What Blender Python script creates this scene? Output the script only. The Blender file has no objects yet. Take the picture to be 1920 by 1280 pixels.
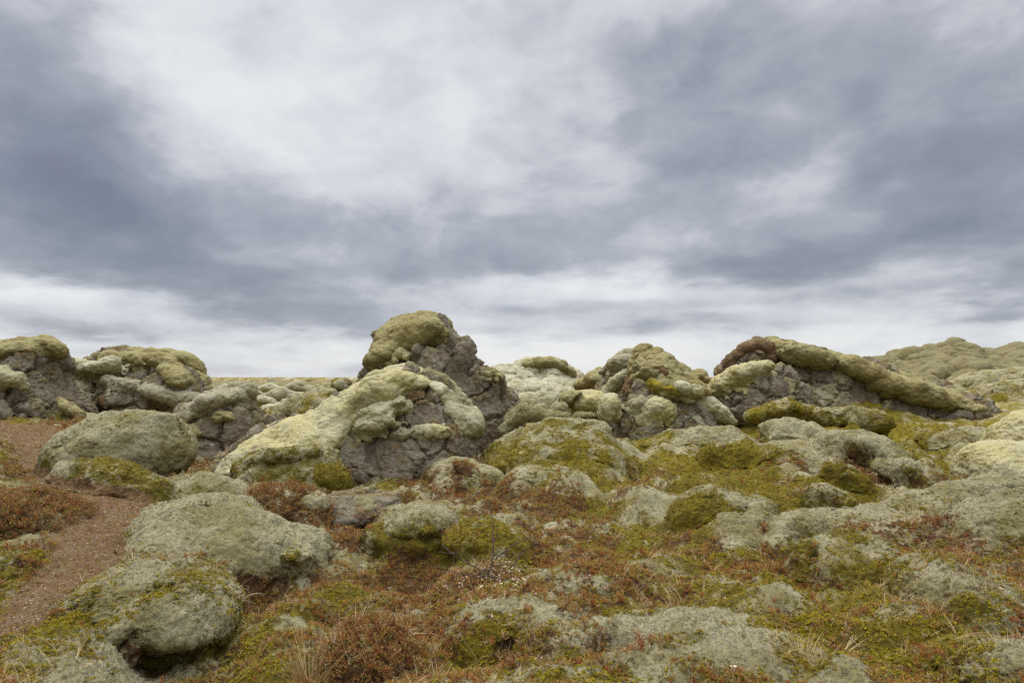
import bpy, math, random
import numpy as np
from mathutils import Vector

random.seed(7)
rng = np.random.default_rng(11)
F32 = np.float32
scene = bpy.context.scene
COL = scene.collection

# ------------------------------------------------------------------ camera model
FPX, CX, HY, CAMZ = 1173.0, 960.0, 715.0, 1.7     # focal length in photo pixels, centre column, horizon row, eye height

def P(px, py, d):
    return np.array([(px - CX) / FPX * d, d, CAMZ + (HY - py) / FPX * d])

# ------------------------------------------------------------------ numpy noise
def _hash(ix, iy, iz, seed):
    h = (ix.astype(np.uint32) * np.uint32(374761393) + iy.astype(np.uint32) * np.uint32(668265263)
         + iz.astype(np.uint32) * np.uint32(2246822519) + np.uint32((seed * 3266489917) & 0xffffffff))
    h = (h ^ (h >> np.uint32(13))) * np.uint32(1274126177)
    h = (h ^ (h >> np.uint32(16))) * np.uint32(2654435761)
    return h ^ (h >> np.uint32(15))

def perlin(p, seed=0):
    fl = np.floor(p); i = fl.astype(np.int64); f = (p - fl).astype(F32)
    w = f * f * f * (f * (f * 6 - 15) + 10)
    ix, iy, iz = i[:, 0], i[:, 1], i[:, 2]
    out = np.zeros(len(p), F32)
    for a in (0, 1):
        wa = w[:, 0] if a else 1 - w[:, 0]
        for b in (0, 1):
            wb = w[:, 1] if b else 1 - w[:, 1]
            for c in (0, 1):
                wc = w[:, 2] if c else 1 - w[:, 2]
                h = _hash(ix + a, iy + b, iz + c, seed)
                gx = (h & np.uint32(1023)).astype(F32) / 511.5 - 1
                gy = ((h >> np.uint32(10)) & np.uint32(1023)).astype(F32) / 511.5 - 1
                gz = ((h >> np.uint32(20)) & np.uint32(1023)).astype(F32) / 511.5 - 1
                out += wa * wb * wc * (gx * (f[:, 0] - a) + gy * (f[:, 1] - b) + gz * (f[:, 2] - c))
    return out

def fbm(p, octs=3, seed=0, gain=0.5):
    s = np.zeros(len(p), F32); a = 1.0
    for o in range(octs):
        s += a * perlin(p * (2.03 ** o), seed + o * 17); a *= gain
    return s

def worley(p, seed=0, flat=False):
    """F1, F2 distances to jittered cell points"""
    fl = np.floor(p); i = fl.astype(np.int64); f = (p - fl).astype(F32)
    f1 = np.full(len(p), 9.0, F32); f2 = np.full(len(p), 9.0, F32)
    for a in (-1, 0, 1):
        for b in (-1, 0, 1):
            for c in ((0,) if flat else (-1, 0, 1)):
                h = _hash(i[:, 0] + a, i[:, 1] + b, i[:, 2] + c, seed)
                dx = a + (h & np.uint32(1023)).astype(F32) / 1023 - f[:, 0]
                dy = b + ((h >> np.uint32(10)) & np.uint32(1023)).astype(F32) / 1023 - f[:, 1]
                d2 = dx * dx + dy * dy
                if not flat:
                    dz = c + ((h >> np.uint32(20)) & np.uint32(1023)).astype(F32) / 1023 - f[:, 2]
                    d2 = d2 + dz * dz
                f2 = np.minimum(f2, np.maximum(f1, d2)); f1 = np.minimum(f1, d2)
    return np.sqrt(f1), np.sqrt(f2)

def blocks(p, seed=0):
    """tilted facets: one random plane per cell, and how far each point is from the joint"""
    fl = np.floor(p); i = fl.astype(np.int64); f = (p - fl).astype(F32)
    f1 = np.full(len(p), 9.0, F32); f2 = np.full(len(p), 9.0, F32); val = np.zeros(len(p), F32)
    for a in (-1, 0, 1):
        for b in (-1, 0, 1):
            for c in (-1, 0, 1):
                h = _hash(i[:, 0] + a, i[:, 1] + b, i[:, 2] + c, seed)
                r = [(h & np.uint32(1023)).astype(F32) / 1023, ((h >> np.uint32(10)) & np.uint32(1023)).astype(F32) / 1023, ((h >> np.uint32(20)) & np.uint32(1023)).astype(F32) / 1023]
                dx, dy, dz = f[:, 0] - a - r[0], f[:, 1] - b - r[1], f[:, 2] - c - r[2]
                d2 = dx * dx + dy * dy + dz * dz
                g = h * np.uint32(2654435761)
                t = [((g >> np.uint32(q)) & np.uint32(255)).astype(F32) / 127.5 - 1 for q in (0, 8, 16)]
                v = .45 * (((g >> np.uint32(24)) & np.uint32(255)).astype(F32) / 127.5 - 1) + .8 * (dx * t[0] + dy * t[1] + dz * t[2])
                near = d2 < f1
                f2 = np.where(near, f1, np.minimum(f2, d2)); val = np.where(near, v, val); f1 = np.where(near, d2, f1)
    return val, np.sqrt(f2) - np.sqrt(f1)

def sstep(a, b, x):
    t = np.clip((x - a) / (b - a), 0, 1)
    return t * t * (3 - 2 * t)

# ------------------------------------------------------------------ mesh helpers
def make_mesh(name, V, Q, smooth=True):
    """V (n,3), Q (m,3|4) -> mesh"""
    me = bpy.data.meshes.new(name)
    k = Q.shape[1]
    me.vertices.add(len(V)); me.vertices.foreach_set('co', np.ascontiguousarray(V, F32).ravel())
    me.loops.add(Q.size); me.loops.foreach_set('vertex_index', np.ascontiguousarray(Q, np.int32).ravel())
    me.polygons.add(len(Q)); me.polygons.foreach_set('loop_start', np.arange(0, Q.size, k, dtype=np.int32))
    if smooth:
        me.polygons.foreach_set('use_smooth', np.ones(len(Q), bool))
    me.update(calc_edges=True)
    return me

def normals(V, Q):
    a = V[Q[:, 2]] - V[Q[:, 0]]; b = V[Q[:, 3 % Q.shape[1]]] - V[Q[:, 1]]
    n = np.cross(a, b)
    N = np.zeros_like(V)
    for c in range(Q.shape[1]):
        for ax in range(3):
            N[:, ax] += np.bincount(Q[:, c], n[:, ax], len(V))
    return (N / (np.linalg.norm(N, axis=1, keepdims=True) + 1e-12)).astype(F32)

def tag(o, label=None, cat=None, group=None, kind=None):
    if label: o['label'] = label
    if cat: o['category'] = cat
    if group: o['group'] = group
    if kind: o['kind'] = kind
    return o

def empty(name, loc):
    o = bpy.data.objects.new(name, None); COL.objects.link(o)
    o.location = loc; o.empty_display_size = 0.2
    return o

# ------------------------------------------------------------------ implicit shapes -> mesh
def chaikin(pts, n=2):
    p = np.array(pts, float)
    for _ in range(n):
        q = np.roll(p, -1, 0)
        p = np.stack([p * .75 + q * .25, p * .25 + q * .75], 1).reshape(-1, 2)
    return p

def poly_sd(poly, X, Z):
    """signed distance, positive inside"""
    d2 = np.full(X.shape, 1e9); inside = np.zeros(X.shape, bool)
    n = len(poly)
    for i in range(n):
        ax, az = poly[i]; bx, bz = poly[(i + 1) % n]
        ex, ez = bx - ax, bz - az
        wx, wz = X - ax, Z - az
        t = np.clip((wx * ex + wz * ez) / (ex * ex + ez * ez + 1e-12), 0, 1)
        d2 = np.minimum(d2, (wx - ex * t) ** 2 + (wz - ez * t) ** 2)
        cond = ((az <= Z) & (bz > Z)) | ((bz <= Z) & (az > Z))
        xi = ax + (Z - az) / (bz - az + 1e-15) * ex
        inside ^= cond & (X < xi)
    d = np.sqrt(d2)
    return np.where(inside, d, -d)

def smin(a, b, k):
    h = np.clip(0.5 + 0.5 * (b - a) / k, 0, 1)
    return b + (a - b) * h - k * h * (1 - h)

def prim_bounds(p):
    t = p[0]
    if t in ('E', '-E'):
        c = P(*p[1:4]); s = p[3] / FPX; r = max(p[4], p[5]) * s
        return c - [r, p[6], r], c + [r, p[6], r]
    if t == 'C':
        lo = []; hi = []
        for (px, py, d, r) in p[1]:
            c = P(px, py, d); q = r * d / FPX; qy = q * p[2]
            lo.append(c - [q, qy, q]); hi.append(c + [q, qy, q])
        return np.min(lo, 0), np.max(hi, 0)
    if t == 'O':
        w = np.array([P(x, y, p[2]) for x, y in p[1]])
        lo, hi = w.min(0), w.max(0)
        tt = p[3] * 1.6
        lo[1] -= tt; hi[1] += tt
        return lo, hi

def prim_eval(p, x, y, z):
    t = p[0]
    if t in ('E', '-E'):
        c = P(*p[1:4]); s = p[3] / FPX
        rx, rz, ry = p[4] * s, p[5] * s, p[6]
        a = math.radians(p[7]) if len(p) > 7 else 0
        X = (x - c[0])[:, None, None]; Y = (y - c[1])[None, :, None]; Z = (z - c[2])[None, None, :]
        if a:
            X, Z = X * math.cos(a) + Z * math.sin(a), -X * math.sin(a) + Z * math.cos(a)
        k0 = np.sqrt((X / rx) ** 2 + (Y / ry) ** 2 + (Z / rz) ** 2) + 1e-9
        k1 = np.sqrt((X / rx ** 2) ** 2 + (Y / ry ** 2) ** 2 + (Z / rz ** 2) ** 2) + 1e-9
        return (k0 * (k0 - 1) / k1).astype(F32)
    if t == 'C':
        out = None; ys = p[2]
        X = x[:, None, None]; Y = y[None, :, None]; Z = z[None, None, :]
        for (a, b) in zip(p[1][:-1], p[1][1:]):
            A = P(*a[:3]); B = P(*b[:3]); ra = a[3] * a[2] / FPX; rb = b[3] * b[2] / FPX
            e = B - A; L = e[0] ** 2 + (e[1]) ** 2 + e[2] ** 2
            tt = np.clip(((X - A[0]) * e[0] + (Y - A[1]) * e[1] + (Z - A[2]) * e[2]) / L, 0, 1)
            dist = np.sqrt((X - A[0] - e[0] * tt) ** 2 + ((Y - A[1] - e[1] * tt) / ys) ** 2 + (Z - A[2] - e[2] * tt) ** 2)
            f = (dist - (ra + (rb - ra) * tt)).astype(F32)
            out = f if out is None else smin(out, f, 0.05)
        return out
    if t == 'O':
        d, T, R = p[2], p[3], p[4]
        tap = p[5] if len(p) > 5 else 0.0
        poly = chaikin([(P(a, b, d)[0], P(a, b, d)[2]) for a, b in p[1]])
        s = poly_sd(poly, x[:, None] + 0 * z[None, :], z[None, :] + 0 * x[:, None])
        q = np.clip(s / R, 0, 1)
        h = np.sqrt(np.clip(1 - (1 - q) ** 2, 0, 1))
        zt, zb = poly[:, 1].max(), poly[:, 1].min()
        tz = np.clip((zt - z) / (zt - zb), 0, 1)[None, :]
        th = T * h * (1 + tap * (tz - 0.5))
        Y = np.abs(y - d)[None, :, None]
        inner = (Y - th[:, None, :]) * 0.8
        f = np.where(s[:, None, :] > 0, np.maximum(inner, -s[:, None, :]), np.sqrt(s[:, None, :] ** 2 + Y ** 2 * .6))
        return f.astype(F32)

EDGES = [((0,0,0),(1,0,0)),((0,1,0),(1,1,0)),((0,0,1),(1,0,1)),((0,1,1),(1,1,1)),
         ((0,0,0),(0,1,0)),((1,0,0),(1,1,0)),((0,0,1),(0,1,1)),((1,0,1),(1,1,1)),
         ((0,0,0),(0,0,1)),((1,0,0),(1,0,1)),((0,1,0),(0,1,1)),((1,1,0),(1,1,1))]

def surface_nets(Fv, org, h):
    n = np.array(Fv.shape)
    ins = Fv < 0
    cnt = np.zeros(n - 1, np.int8)
    for a in (0, 1):
        for b in (0, 1):
            for c in (0, 1):
                cnt += ins[a:n[0]-1+a, b:n[1]-1+b, c:n[2]-1+c]
    act = (cnt > 0) & (cnt < 8)
    I, J, K = np.nonzero(act)
    idx = np.full(n - 1, -1, np.int32); idx[I, J, K] = np.arange(len(I))
    S = np.zeros((len(I), 3)); C = np.zeros(len(I))
    for (a, b) in EDGES:
        fa = Fv[I + a[0], J + a[1], K + a[2]]; fb = Fv[I + b[0], J + b[1], K + b[2]]
        m = (fa < 0) != (fb < 0)
        t = np.where(m, fa / (fa - fb + 1e-20), 0)
        for ax in range(3):
            S[:, ax] += m * (a[ax] + (b[ax] - a[ax]) * t)
        C += m
    V = (S / C[:, None] + np.stack([I, J, K], 1)) * h + org
    quads = []
    for ax in range(3):
        sl0 = [slice(None)] * 3; sl1 = [slice(None)] * 3
        sl0[ax] = slice(0, n[ax] - 1); sl1[ax] = slice(1, n[ax])
        ch = ins[tuple(sl0)] != ins[tuple(sl1)]
        g = np.stack(np.nonzero(ch), 1)
        u, w = (ax + 1) % 3, (ax + 2) % 3
        ok = (g[:, u] > 0) & (g[:, w] > 0) & (g[:, u] < n[u] - 1) & (g[:, w] < n[w] - 1)
        g = g[ok]
        if not len(g): continue
        flip = ins[g[:, 0], g[:, 1], g[:, 2]]
        def cell(du, dw):
            q = g.copy(); q[:, u] += du; q[:, w] += dw
            return idx[q[:, 0], q[:, 1], q[:, 2]]
        q = np.stack([cell(-1, -1), cell(0, -1), cell(0, 0), cell(-1, 0)], 1)
        q[~flip] = q[~flip][:, ::-1]
        quads.append(q)
    Q = np.concatenate(quads)
    return V.astype(F32), Q

def largest_island(V, Q):
    """keep only the biggest connected piece"""
    lab = np.arange(len(V))
    while True:
        m = lab[Q].min(1)
        new = lab.copy()
        for c in range(4):
            np.minimum.at(new, Q[:, c], m)
        new = new[new]
        if (new == lab).all(): break
        lab = new
    u, c = np.unique(lab, return_counts=True)
    if len(u) == 1: return V, Q
    keep = lab == u[c.argmax()]
    mp = np.cumsum(keep) - 1
    Q = Q[keep[Q[:, 0]]]
    return V[keep], mp[Q]

def displace(V, Q, kind, s=1.0, amp=1.0, seed=0):
    """s: metres per big lump"""
    N = normals(V, Q)
    o = np.array([seed * 3.1, seed * 1.7, seed * 2.3])
    p = V + o
    if kind == 'moss':
        warp = 0.25 * s * np.stack([perlin(p / (.7 * s), 91), perlin(p / (.7 * s), 92), perlin(p / (.7 * s), 93)], 1)
        V = V + N * (0.20 * s * amp * fbm(p / (1.1 * s), 2, 3))[:, None]
        N = normals(V, Q)
        f1, f2 = worley((p + warp) / (0.62 * s), 5)
        cu = 1 - np.clip(f1 / 0.8, 0, 1) ** 2
        V = V + N * (amp * s * (0.085 * (cu - .5)))[:, None]
        N = normals(V, Q)
        f1, f2 = worley((p + warp) / (0.23 * s), 15)
        m = sstep(-.1, .35, perlin(p / (.9 * s), 44))
        V = V + N * (amp * s * (0.030 * (1 - f1 ** 2) * m + 0.050 * fbm(p / (0.26 * s), 4, 21)))[:, None]
        return V
    if kind == 'lumps':
        V = V + N * (0.12 * s * amp * fbm(p / (1.1 * s), 2, 3))[:, None]
        N = normals(V, Q)
        f1, f2 = worley(p / (0.5 * s), 5)
        cu = np.sqrt(np.clip(1 - (f1 / .85) ** 2, 0, 1))
        V = V + N * (amp * s * 0.24 * (cu - .5))[:, None]
        N = normals(V, Q)
        f1, f2 = worley(p / (0.21 * s), 15)
        cu = np.sqrt(np.clip(1 - (f1 / .9) ** 2, 0, 1))
        V = V + N * (amp * s * (0.07 * (cu - .5) + .03 * fbm(p / (.12 * s), 2, 9)))[:, None]
        return V
    if kind == 'rock':
        warp = 0.2 * s * np.stack([perlin(p / (.5 * s), 91), perlin(p / (.5 * s), 92), perlin(p / (.5 * s), 93)], 1)
        V = V + N * (0.20 * s * amp * fbm(p / (1.0 * s), 2, 33))[:, None]
        N = normals(V, Q)
        v, e = blocks((p + warp * .8) * [1, 1, .75] / (0.85 * s), 35)
        V = V + N * (amp * s * (.20 * v * sstep(0, .14, e) - .15 * (1 - sstep(0, .09, e))))[:, None]
        N = normals(V, Q)
        v, e = blocks((p + warp * .5) / (0.30 * s), 36)
        m = sstep(-.15, .3, perlin(p / (.6 * s), 47))
        V = V + N * (amp * s * m * (.055 * v * sstep(0, .12, e) - .036 * (1 - sstep(0, .08, e))))[:, None]
        V = V + N * (amp * s * (.032 * fbm(p / (.20 * s), 4, 41, .6)))[:, None]
        return V
    return V

def voxel_for(d):
    return 0.00185 * d

def fine_grain(V, Q, d, kind):
    """the smallest roughness: tufts on moss, pits on rock"""
    N = normals(V, Q)
    if kind == 'rock':
        a = .010 * fbm(V / .075, 3, 57, .65) + .012 * np.minimum(fbm(V / .16, 2, 58), 0)
    else:
        a = .021 * fbm(V / .085, 3, 55, .75) * (1 + .8 * perlin(V / .5, 56)) + .010 * perlin(V / .035, 59) * (d < 9)
    return V + N * a[:, None] * min(1.6, .75 + d / 20)

def relax(V, Q, n=2, w=.6):
    for _ in range(n):
        A = np.zeros_like(V); c = np.zeros(len(V))
        for a in range(4):
            for ax in range(3):
                A[:, ax] += np.bincount(Q[:, a], V[Q[:, a - 1], ax] + V[Q[:, (a + 1) % 4], ax], len(V))
            c += np.bincount(Q[:, a], minlength=len(V)) * 2
        V = (V * (1 - w) + w * A / np.maximum(c, 1)[:, None]).astype(F32)
    return V

def field(prims, k, x, y, z):
    f = None
    for p in prims:
        g = prim_eval(p, x, y, z)
        if p[0].startswith('-'):
            f = -smin(-f, g, k * .6)
        else:
            f = np.broadcast_to(g, (len(x), len(y), len(z))).copy() if f is None else smin(f, g, k)
    return f

def cover_field(g, p, x, z):
    """a layer draped over the field g inside an outline, thick in the middle and thin at the rim"""
    pts, d, T, R = p[1:5]
    poly = chaikin([(P(a, b, d)[0], P(a, b, d)[2]) for a, b in pts])
    s = poly_sd(poly, x[:, None] + 0 * z[None, :], z[None, :] + 0 * x[:, None])
    s = s + .10 * fbm(np.stack([(x[:, None] + 0 * z).ravel(), 0 * s.ravel(), (z[None, :] + 0 * x[:, None]).ravel()], 1) / .35, 3, 162).reshape(s.shape)
    t = np.where(s > 0, T * np.sqrt(np.clip(1 - (1 - np.clip(s / R, 0, 1)) ** 2, 0, 1)), 1.2 * s)
    return (g - t[:, None, :]).astype(F32)

def grid_for(prims, pad, vox):
    B = [prim_bounds(p) for p in prims if not p[0].startswith('-')]
    lo = np.min([b[0] for b in B], 0) - pad; hi = np.max([b[1] for b in B], 0) + pad
    n = np.ceil((hi - lo) / vox).astype(int) + 1
    while n.prod() > 9e6:
        vox *= 1.12; n = np.ceil((hi - lo) / vox).astype(int) + 1
    return [lo[i] + np.arange(n[i]) * vox for i in range(3)], lo, vox

def band_noise(f, x, y, z, lim, scale, seed):
    """noise on the cells near a surface only"""
    out = np.zeros(f.shape, F32)
    I = np.nonzero(np.abs(f) < lim)
    p = np.stack([x[I[0]], y[I[1]], z[I[2]]], 1)
    out[I] = fbm(p / scale, 2, seed)
    return out

def finish(f, lo, vox, kind, s, amp, seed, d):
    f[0] = f[-1] = 1; f[:, 0] = f[:, -1] = 1; f[:, :, 0] = f[:, :, -1] = 1
    V, Q = surface_nets(f, lo, vox)
    V, Q = largest_island(V, Q)
    V = relax(V, Q)
    V = displace(V, Q, kind, s, amp, seed)
    return fine_grain(V, Q, d, kind), Q

SEED = [0]
BIAS = {'pale_moss': (-.16, -.12), 'grey_moss': (-.08, .0), 'green_moss': (.02, -.22), 'olive_moss': (.02, -.05), 'yellow_moss': (.40, -.2), 'rust_moss': (-.10, .45)}

def add_part(root, loc, name, V, Q, mat, label=None, cover=None):
    me = make_mesh(name, V - loc, Q)
    if cover is not None:
        ca = me.color_attributes.new('cover', 'FLOAT_COLOR', 'POINT')
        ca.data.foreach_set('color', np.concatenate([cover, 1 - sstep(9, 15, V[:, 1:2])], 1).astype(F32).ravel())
    me.materials.append(M[mat])
    ob = bpy.data.objects.new(name, me); COL.objects.link(ob); ob.parent = root
    if label: ob['label'] = label
    return ob

def skin(V, Q, d, spots, T, seed, edge=.55, scale=.22):
    """a layer of growth over part of a finished rock surface; spots: (column, row, rx, ry, weight)"""
    N = normals(V, Q)
    w = np.full(len(V), -1.0)
    px = CX + V[:, 0] / V[:, 1] * FPX; py = HY - (V[:, 2] - CAMZ) / V[:, 1] * FPX
    for (cx, cy, rx, ry, wt) in spots:
        w = np.maximum(w, wt - np.sqrt(((px - cx) / rx) ** 2 + ((py - cy) / ry) ** 2))
    w = np.where(N[:, 1] < .45, w, -1)
    w = w + edge * fbm((V + seed) / scale, 3, 140 + seed) 
    return skin_from(V, Q, N, w, T, seed)

def skin_from(V, Q, N, w, T, seed):
    keep = (w[Q] > -.12).any(1)
    if keep.sum() < 12: return None
    Q = Q[keep]; u = np.unique(Q); mp = np.full(len(V), -1); mp[u] = np.arange(len(u)); Q = mp[Q]
    V, N, w = V[u], N[u], w[u]
    f1, _ = worley((V + seed) / max(T * 2.2, .12), 150 + seed)
    t = np.sqrt(np.clip(w / .55, 0, 1)) * (.75 + .5 * (1 - f1 ** 2))
    off = T * t - .02 * (w < .02) - .012
    return largest_island((V + N * off[:, None]).astype(F32), Q)

def thing(name, label, cat, base, parts, group=None):
    """parts: (name, material, shapes, options); option mode: solid, skin or mound"""
    loc = P(*base); d = base[2]
    root = empty(name, loc); tag(root, label, cat, group)
    core = None; coreprims = None; corek = .1
    for (pn, mat, prims, o) in parts:
        SEED[0] += 1
        seed = o.get('seed', SEED[0]); k = o.get('k', .12); kind = o.get('kind', 'moss'); s = o.get('s', .9); amp = o.get('amp', 1.0)
        vox = voxel_for(d) * o.get('vox', 1.0)
        mode = o.get('mode', 'mound' if (mat != 'lava_rock' and core is None and name in MOUNDS) else 'solid')
        if name in MOUNDS and core is None and mat != 'lava_rock': mode = 'mound'
        cover = None
        if mode == 'skin':
            r = skin(core[0], core[1], d, prims, o.get('T', .05), seed, o.get('edge', .55), o.get('scale', .22))
            if r is None: continue
            V, Q = r; V = fine_grain(V, Q, d, 'moss')
        elif mode == 'mound':
            spread = o.get('spread', .027 * d)
            (x, y, z), lo, vox = grid_for(prims, spread + 3 * vox, vox)
            f = field(prims, k, x, y, z)
            X, Y = np.meshgrid(x, y, indexing='ij')
            H, _ = terrain(X.ravel(), Y.ravel()); H = H.reshape(X.shape)
            g = ((z[None, None, :] - H[:, :, None]) * .85).astype(F32)
            nz = band_noise(f - spread * .6, x, y, z, spread * 1.2, .28, 160)
            body = smin(f, g, spread * 1.3)
            cut = f - spread * (.62 + .7 * nz)
            body = np.maximum(body, cut)
            # only the top matters: close it a little under the ground
            body = np.maximum(body, -(g + .05 + .012 * d))
            V, Q = finish(body, lo, vox, kind, s, 0.0, seed, d)
            Hv, cov = terrain(V[:, 0].astype(float), V[:, 1].astype(float))
            wgt = sstep(.0, .035 * d, V[:, 2] - Hv); wcol = np.clip(sstep(.0, .055 * d, V[:, 2] - Hv) + .35 * fbm(V / .22, 3, 177), 0, 1) * sstep(0, .012 * d, V[:, 2] - Hv)
            D_ = displace(V, Q, kind, s, amp, seed) - V
            V = V + D_ * wgt[:, None]
            by, br = BIAS[mat]
            kf = 1 - wcol * {'pale_moss': .5, 'grey_moss': .32, 'green_moss': .35}.get(mat, 0)
            kr = 1 - wcol * {'pale_moss': .7, 'grey_moss': .6, 'green_moss': .8, 'olive_moss': .8, 'yellow_moss': .7}.get(mat, 0)
            cov = cov * np.stack([kf, kr, np.ones(len(kf))], 1)
            cover = np.stack([np.clip(cov[:, 0] + by * (.25 + .75 * wcol), 0, 1), np.clip(cov[:, 1] + br * (.25 + .75 * wcol) - (.25 * wcol if br < 0 else 0), 0, 1), cov[:, 2] * (1 - wgt)], 1)
            V = V.copy(); V[:, 2] -= .02 * (1 - wgt)
            mat = 'moss_ground'
        else:
            spread = 0.018 * d
            on_core = core is not None and mat != 'lava_rock'
            xs = [p for p in prims if p[0] == 'X']; rest = [p for p in prims if p[0] != 'X']
            (x, y, z), lo, vox = grid_for(rest + ([q for q in coreprims] if xs else []), 3.2 * vox + .02 + k * .3 + (spread if on_core else 0) + (.25 if xs else 0), vox)
            f = field(rest, k, x, y, z) if rest else None
            if xs:
                g = field(coreprims, corek, x, y, z)
                for p in xs:
                    c = cover_field(g, p, x, z)
                    f = c if f is None else smin(f, c, k)
            elif on_core:
                g = field(coreprims, corek, x, y, z)
                nz = band_noise(f - spread * .5, x, y, z, spread * 1.2, .22, 161 + seed)
                f = np.maximum(smin(f, g - .035, spread * .8), f - spread * (.45 + 1.1 * nz))
            V, Q = finish(f, lo, vox, kind, s, amp, seed, d)
            if core is None and mat == 'lava_rock':
                core = (V, Q); coreprims = prims; corek = k
                N = normals(V, Q)
                w = o.get('grow', 0) - .40 + .5 * N[:, 2] + .95 * fbm((V + SEED[0]) / .55, 3, 171) + .35 * fbm(V / .14, 2, 172)
                f1, _ = worley((V + seed) / .16, 173)
                off = (.030 + .002 * d) * np.sqrt(np.clip(w / .5, 0, 1)) * (.6 + .6 * (1 - f1 ** 2))
                V = fine_grain(V + N * off[:, None], Q, d, 'moss')
                cover = np.stack([sstep(.0, .16, w), 0 * w, 0 * w], 1)
        add_part(root, loc, pn, V, Q, mat, o.get('label'), cover)
    return root
MOUNDS = ('moss_mound', 'heather_mound')

# ------------------------------------------------------------------ materials
M = {}
class NT:
    """small helper for writing shader node trees"""
    def __init__(self, tree):
        self.t = tree; tree.nodes.clear()
    def n(self, typ, **kw):
        nd = self.t.nodes.new(typ)
        for a, b in kw.items(): setattr(nd, a, b)
        return nd
    def link(self, a, b): self.t.links.new(a, b)
    def _in(self, sock, v):
        if isinstance(v, bpy.types.NodeSocket): self.link(v, sock)
        elif v is not None: sock.default_value = v
    def m(self, op, a, b=None, c=None, clamp=False):
        nd = self.n('ShaderNodeMath', operation=op, use_clamp=clamp)
        self._in(nd.inputs[0], a)
        if b is not None: self._in(nd.inputs[1], b)
        if c is not None: self._in(nd.inputs[2], c)
        return nd.outputs[0]
    def noise(self, vec, scale, detail=3, rough=.55, dist=0.0):
        nd = self.n('ShaderNodeTexNoise'); self._in(nd.inputs['Vector'], vec)
        nd.inputs['Scale'].default_value = scale; nd.inputs['Detail'].default_value = detail
        nd.inputs['Roughness'].default_value = rough; nd.inputs['Distortion'].default_value = dist
        return nd.outputs['Fac']
    def vor(self, vec, scale, feature='F1'):
        nd = self.n('ShaderNodeTexVoronoi', feature=feature); self._in(nd.inputs['Vector'], vec)
        nd.inputs['Scale'].default_value = scale
        return nd.outputs['Distance']
    def ss(self, x, a, b, lo=0.0, hi=1.0):
        nd = self.n('ShaderNodeMapRange', interpolation_type='SMOOTHSTEP')
        self._in(nd.inputs[0], x); nd.inputs[1].default_value = a; nd.inputs[2].default_value = b
        nd.inputs[3].default_value = lo; nd.inputs[4].default_value = hi
        return nd.outputs[0]
    def mix(self, fac, a, b, blend='MIX'):
        nd = self.n('ShaderNodeMix', data_type='RGBA', blend_type=blend)
        self._in(nd.inputs[0], fac)
        for sock, v in ((nd.inputs[6], a), (nd.inputs[7], b)):
            if isinstance(v, tuple): sock.default_value = (*v, 1) if len(v) == 3 else v
            else: self.link(v, sock)
        return nd.outputs[2]
    def bump(self, h, strength, dist, nrm=None):
        nd = self.n('ShaderNodeBump'); self._in(nd.inputs['Height'], h)
        nd.inputs['Strength'].default_value = strength; nd.inputs['Distance'].default_value = dist
        if nrm is not None: self.link(nrm, nd.inputs['Normal'])
        return nd.outputs[0]
    def ramp(self, fac, stops):
        nd = self.n('ShaderNodeValToRGB'); self._in(nd.inputs[0], fac)
        cr = nd.color_ramp
        while len(cr.elements) < len(stops): cr.elements.new(.5)
        for e, (p, c) in zip(cr.elements, stops):
            e.position = p; e.color = (*c, 1)
        return nd.outputs[0]
    def out(self, col, nrm=None, rough=.95):
        b = self.n('ShaderNodeBsdfPrincipled')
        self._in(b.inputs['Base Color'], col); b.inputs['Roughness'].default_value = rough
        b.inputs['Specular IOR Level'].default_value = .15
        if nrm is not None: self.link(nrm, b.inputs['Normal'])
        o = self.n('ShaderNodeOutputMaterial'); self.link(b.outputs[0], o.inputs[0])
        return b

def new_mat(name):
    m = bpy.data.materials.new(name); m.use_nodes = True; M[name] = m
    return NT(m.node_tree)

PALE = (.375, .338, .20); GREENY = (.25, .225, .085); OLIVE = (.15, .135, .055); BROWN = (.135, .088, .055)
YELLOW = (.25, .195, .012); YOLIVE = (.15, .118, .014); RUST = (.215, .105, .030); DKRUST = (.13, .066, .024)

def moss_material(name, pale, side, patch, patch_amt=.5, grit=1.0, brown=.25):
    t = new_mat(name)
    geo = t.n('ShaderNodeNewGeometry'); pos = geo.outputs['Position']
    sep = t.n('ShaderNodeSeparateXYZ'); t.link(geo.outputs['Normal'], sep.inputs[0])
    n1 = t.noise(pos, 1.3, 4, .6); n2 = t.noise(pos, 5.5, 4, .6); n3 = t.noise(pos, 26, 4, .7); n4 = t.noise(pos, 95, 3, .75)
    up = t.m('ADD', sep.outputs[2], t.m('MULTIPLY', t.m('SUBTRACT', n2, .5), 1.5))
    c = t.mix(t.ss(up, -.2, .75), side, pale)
    c = t.mix(t.m('MULTIPLY', t.ss(t.m('ADD', n1, t.m('MULTIPLY', n3, .25)), .58, .74), patch_amt), c, patch)
    c = t.mix(t.m('MULTIPLY', t.ss(t.m('ADD', t.noise(pos, 3.1, 5, .7), t.m('MULTIPLY', n4, .2)), .66, .76), brown), c, BROWN)
    # mottled tips and gaps between the tufts
    sp = t.m('ADD', t.m('MULTIPLY', n3, .5), t.m('MULTIPLY', n4, .5))
    c = t.mix(t.ss(sp, .30, .50), t.mix(.62, c, (.05, .045, .02)), c)
    c = t.mix(t.ss(sp, .54, .72), c, t.mix(.45, c, (.62, .60, .46)))
    h = t.m('ADD', t.m('MULTIPLY', n3, .6), t.m('MULTIPLY', n4, .4))
    b1 = t.bump(t.noise(pos, 9, 4, .6), .5, .06)
    b2 = t.bump(h, .85 * grit, .03, b1)
    t.out(c, b2)

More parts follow.
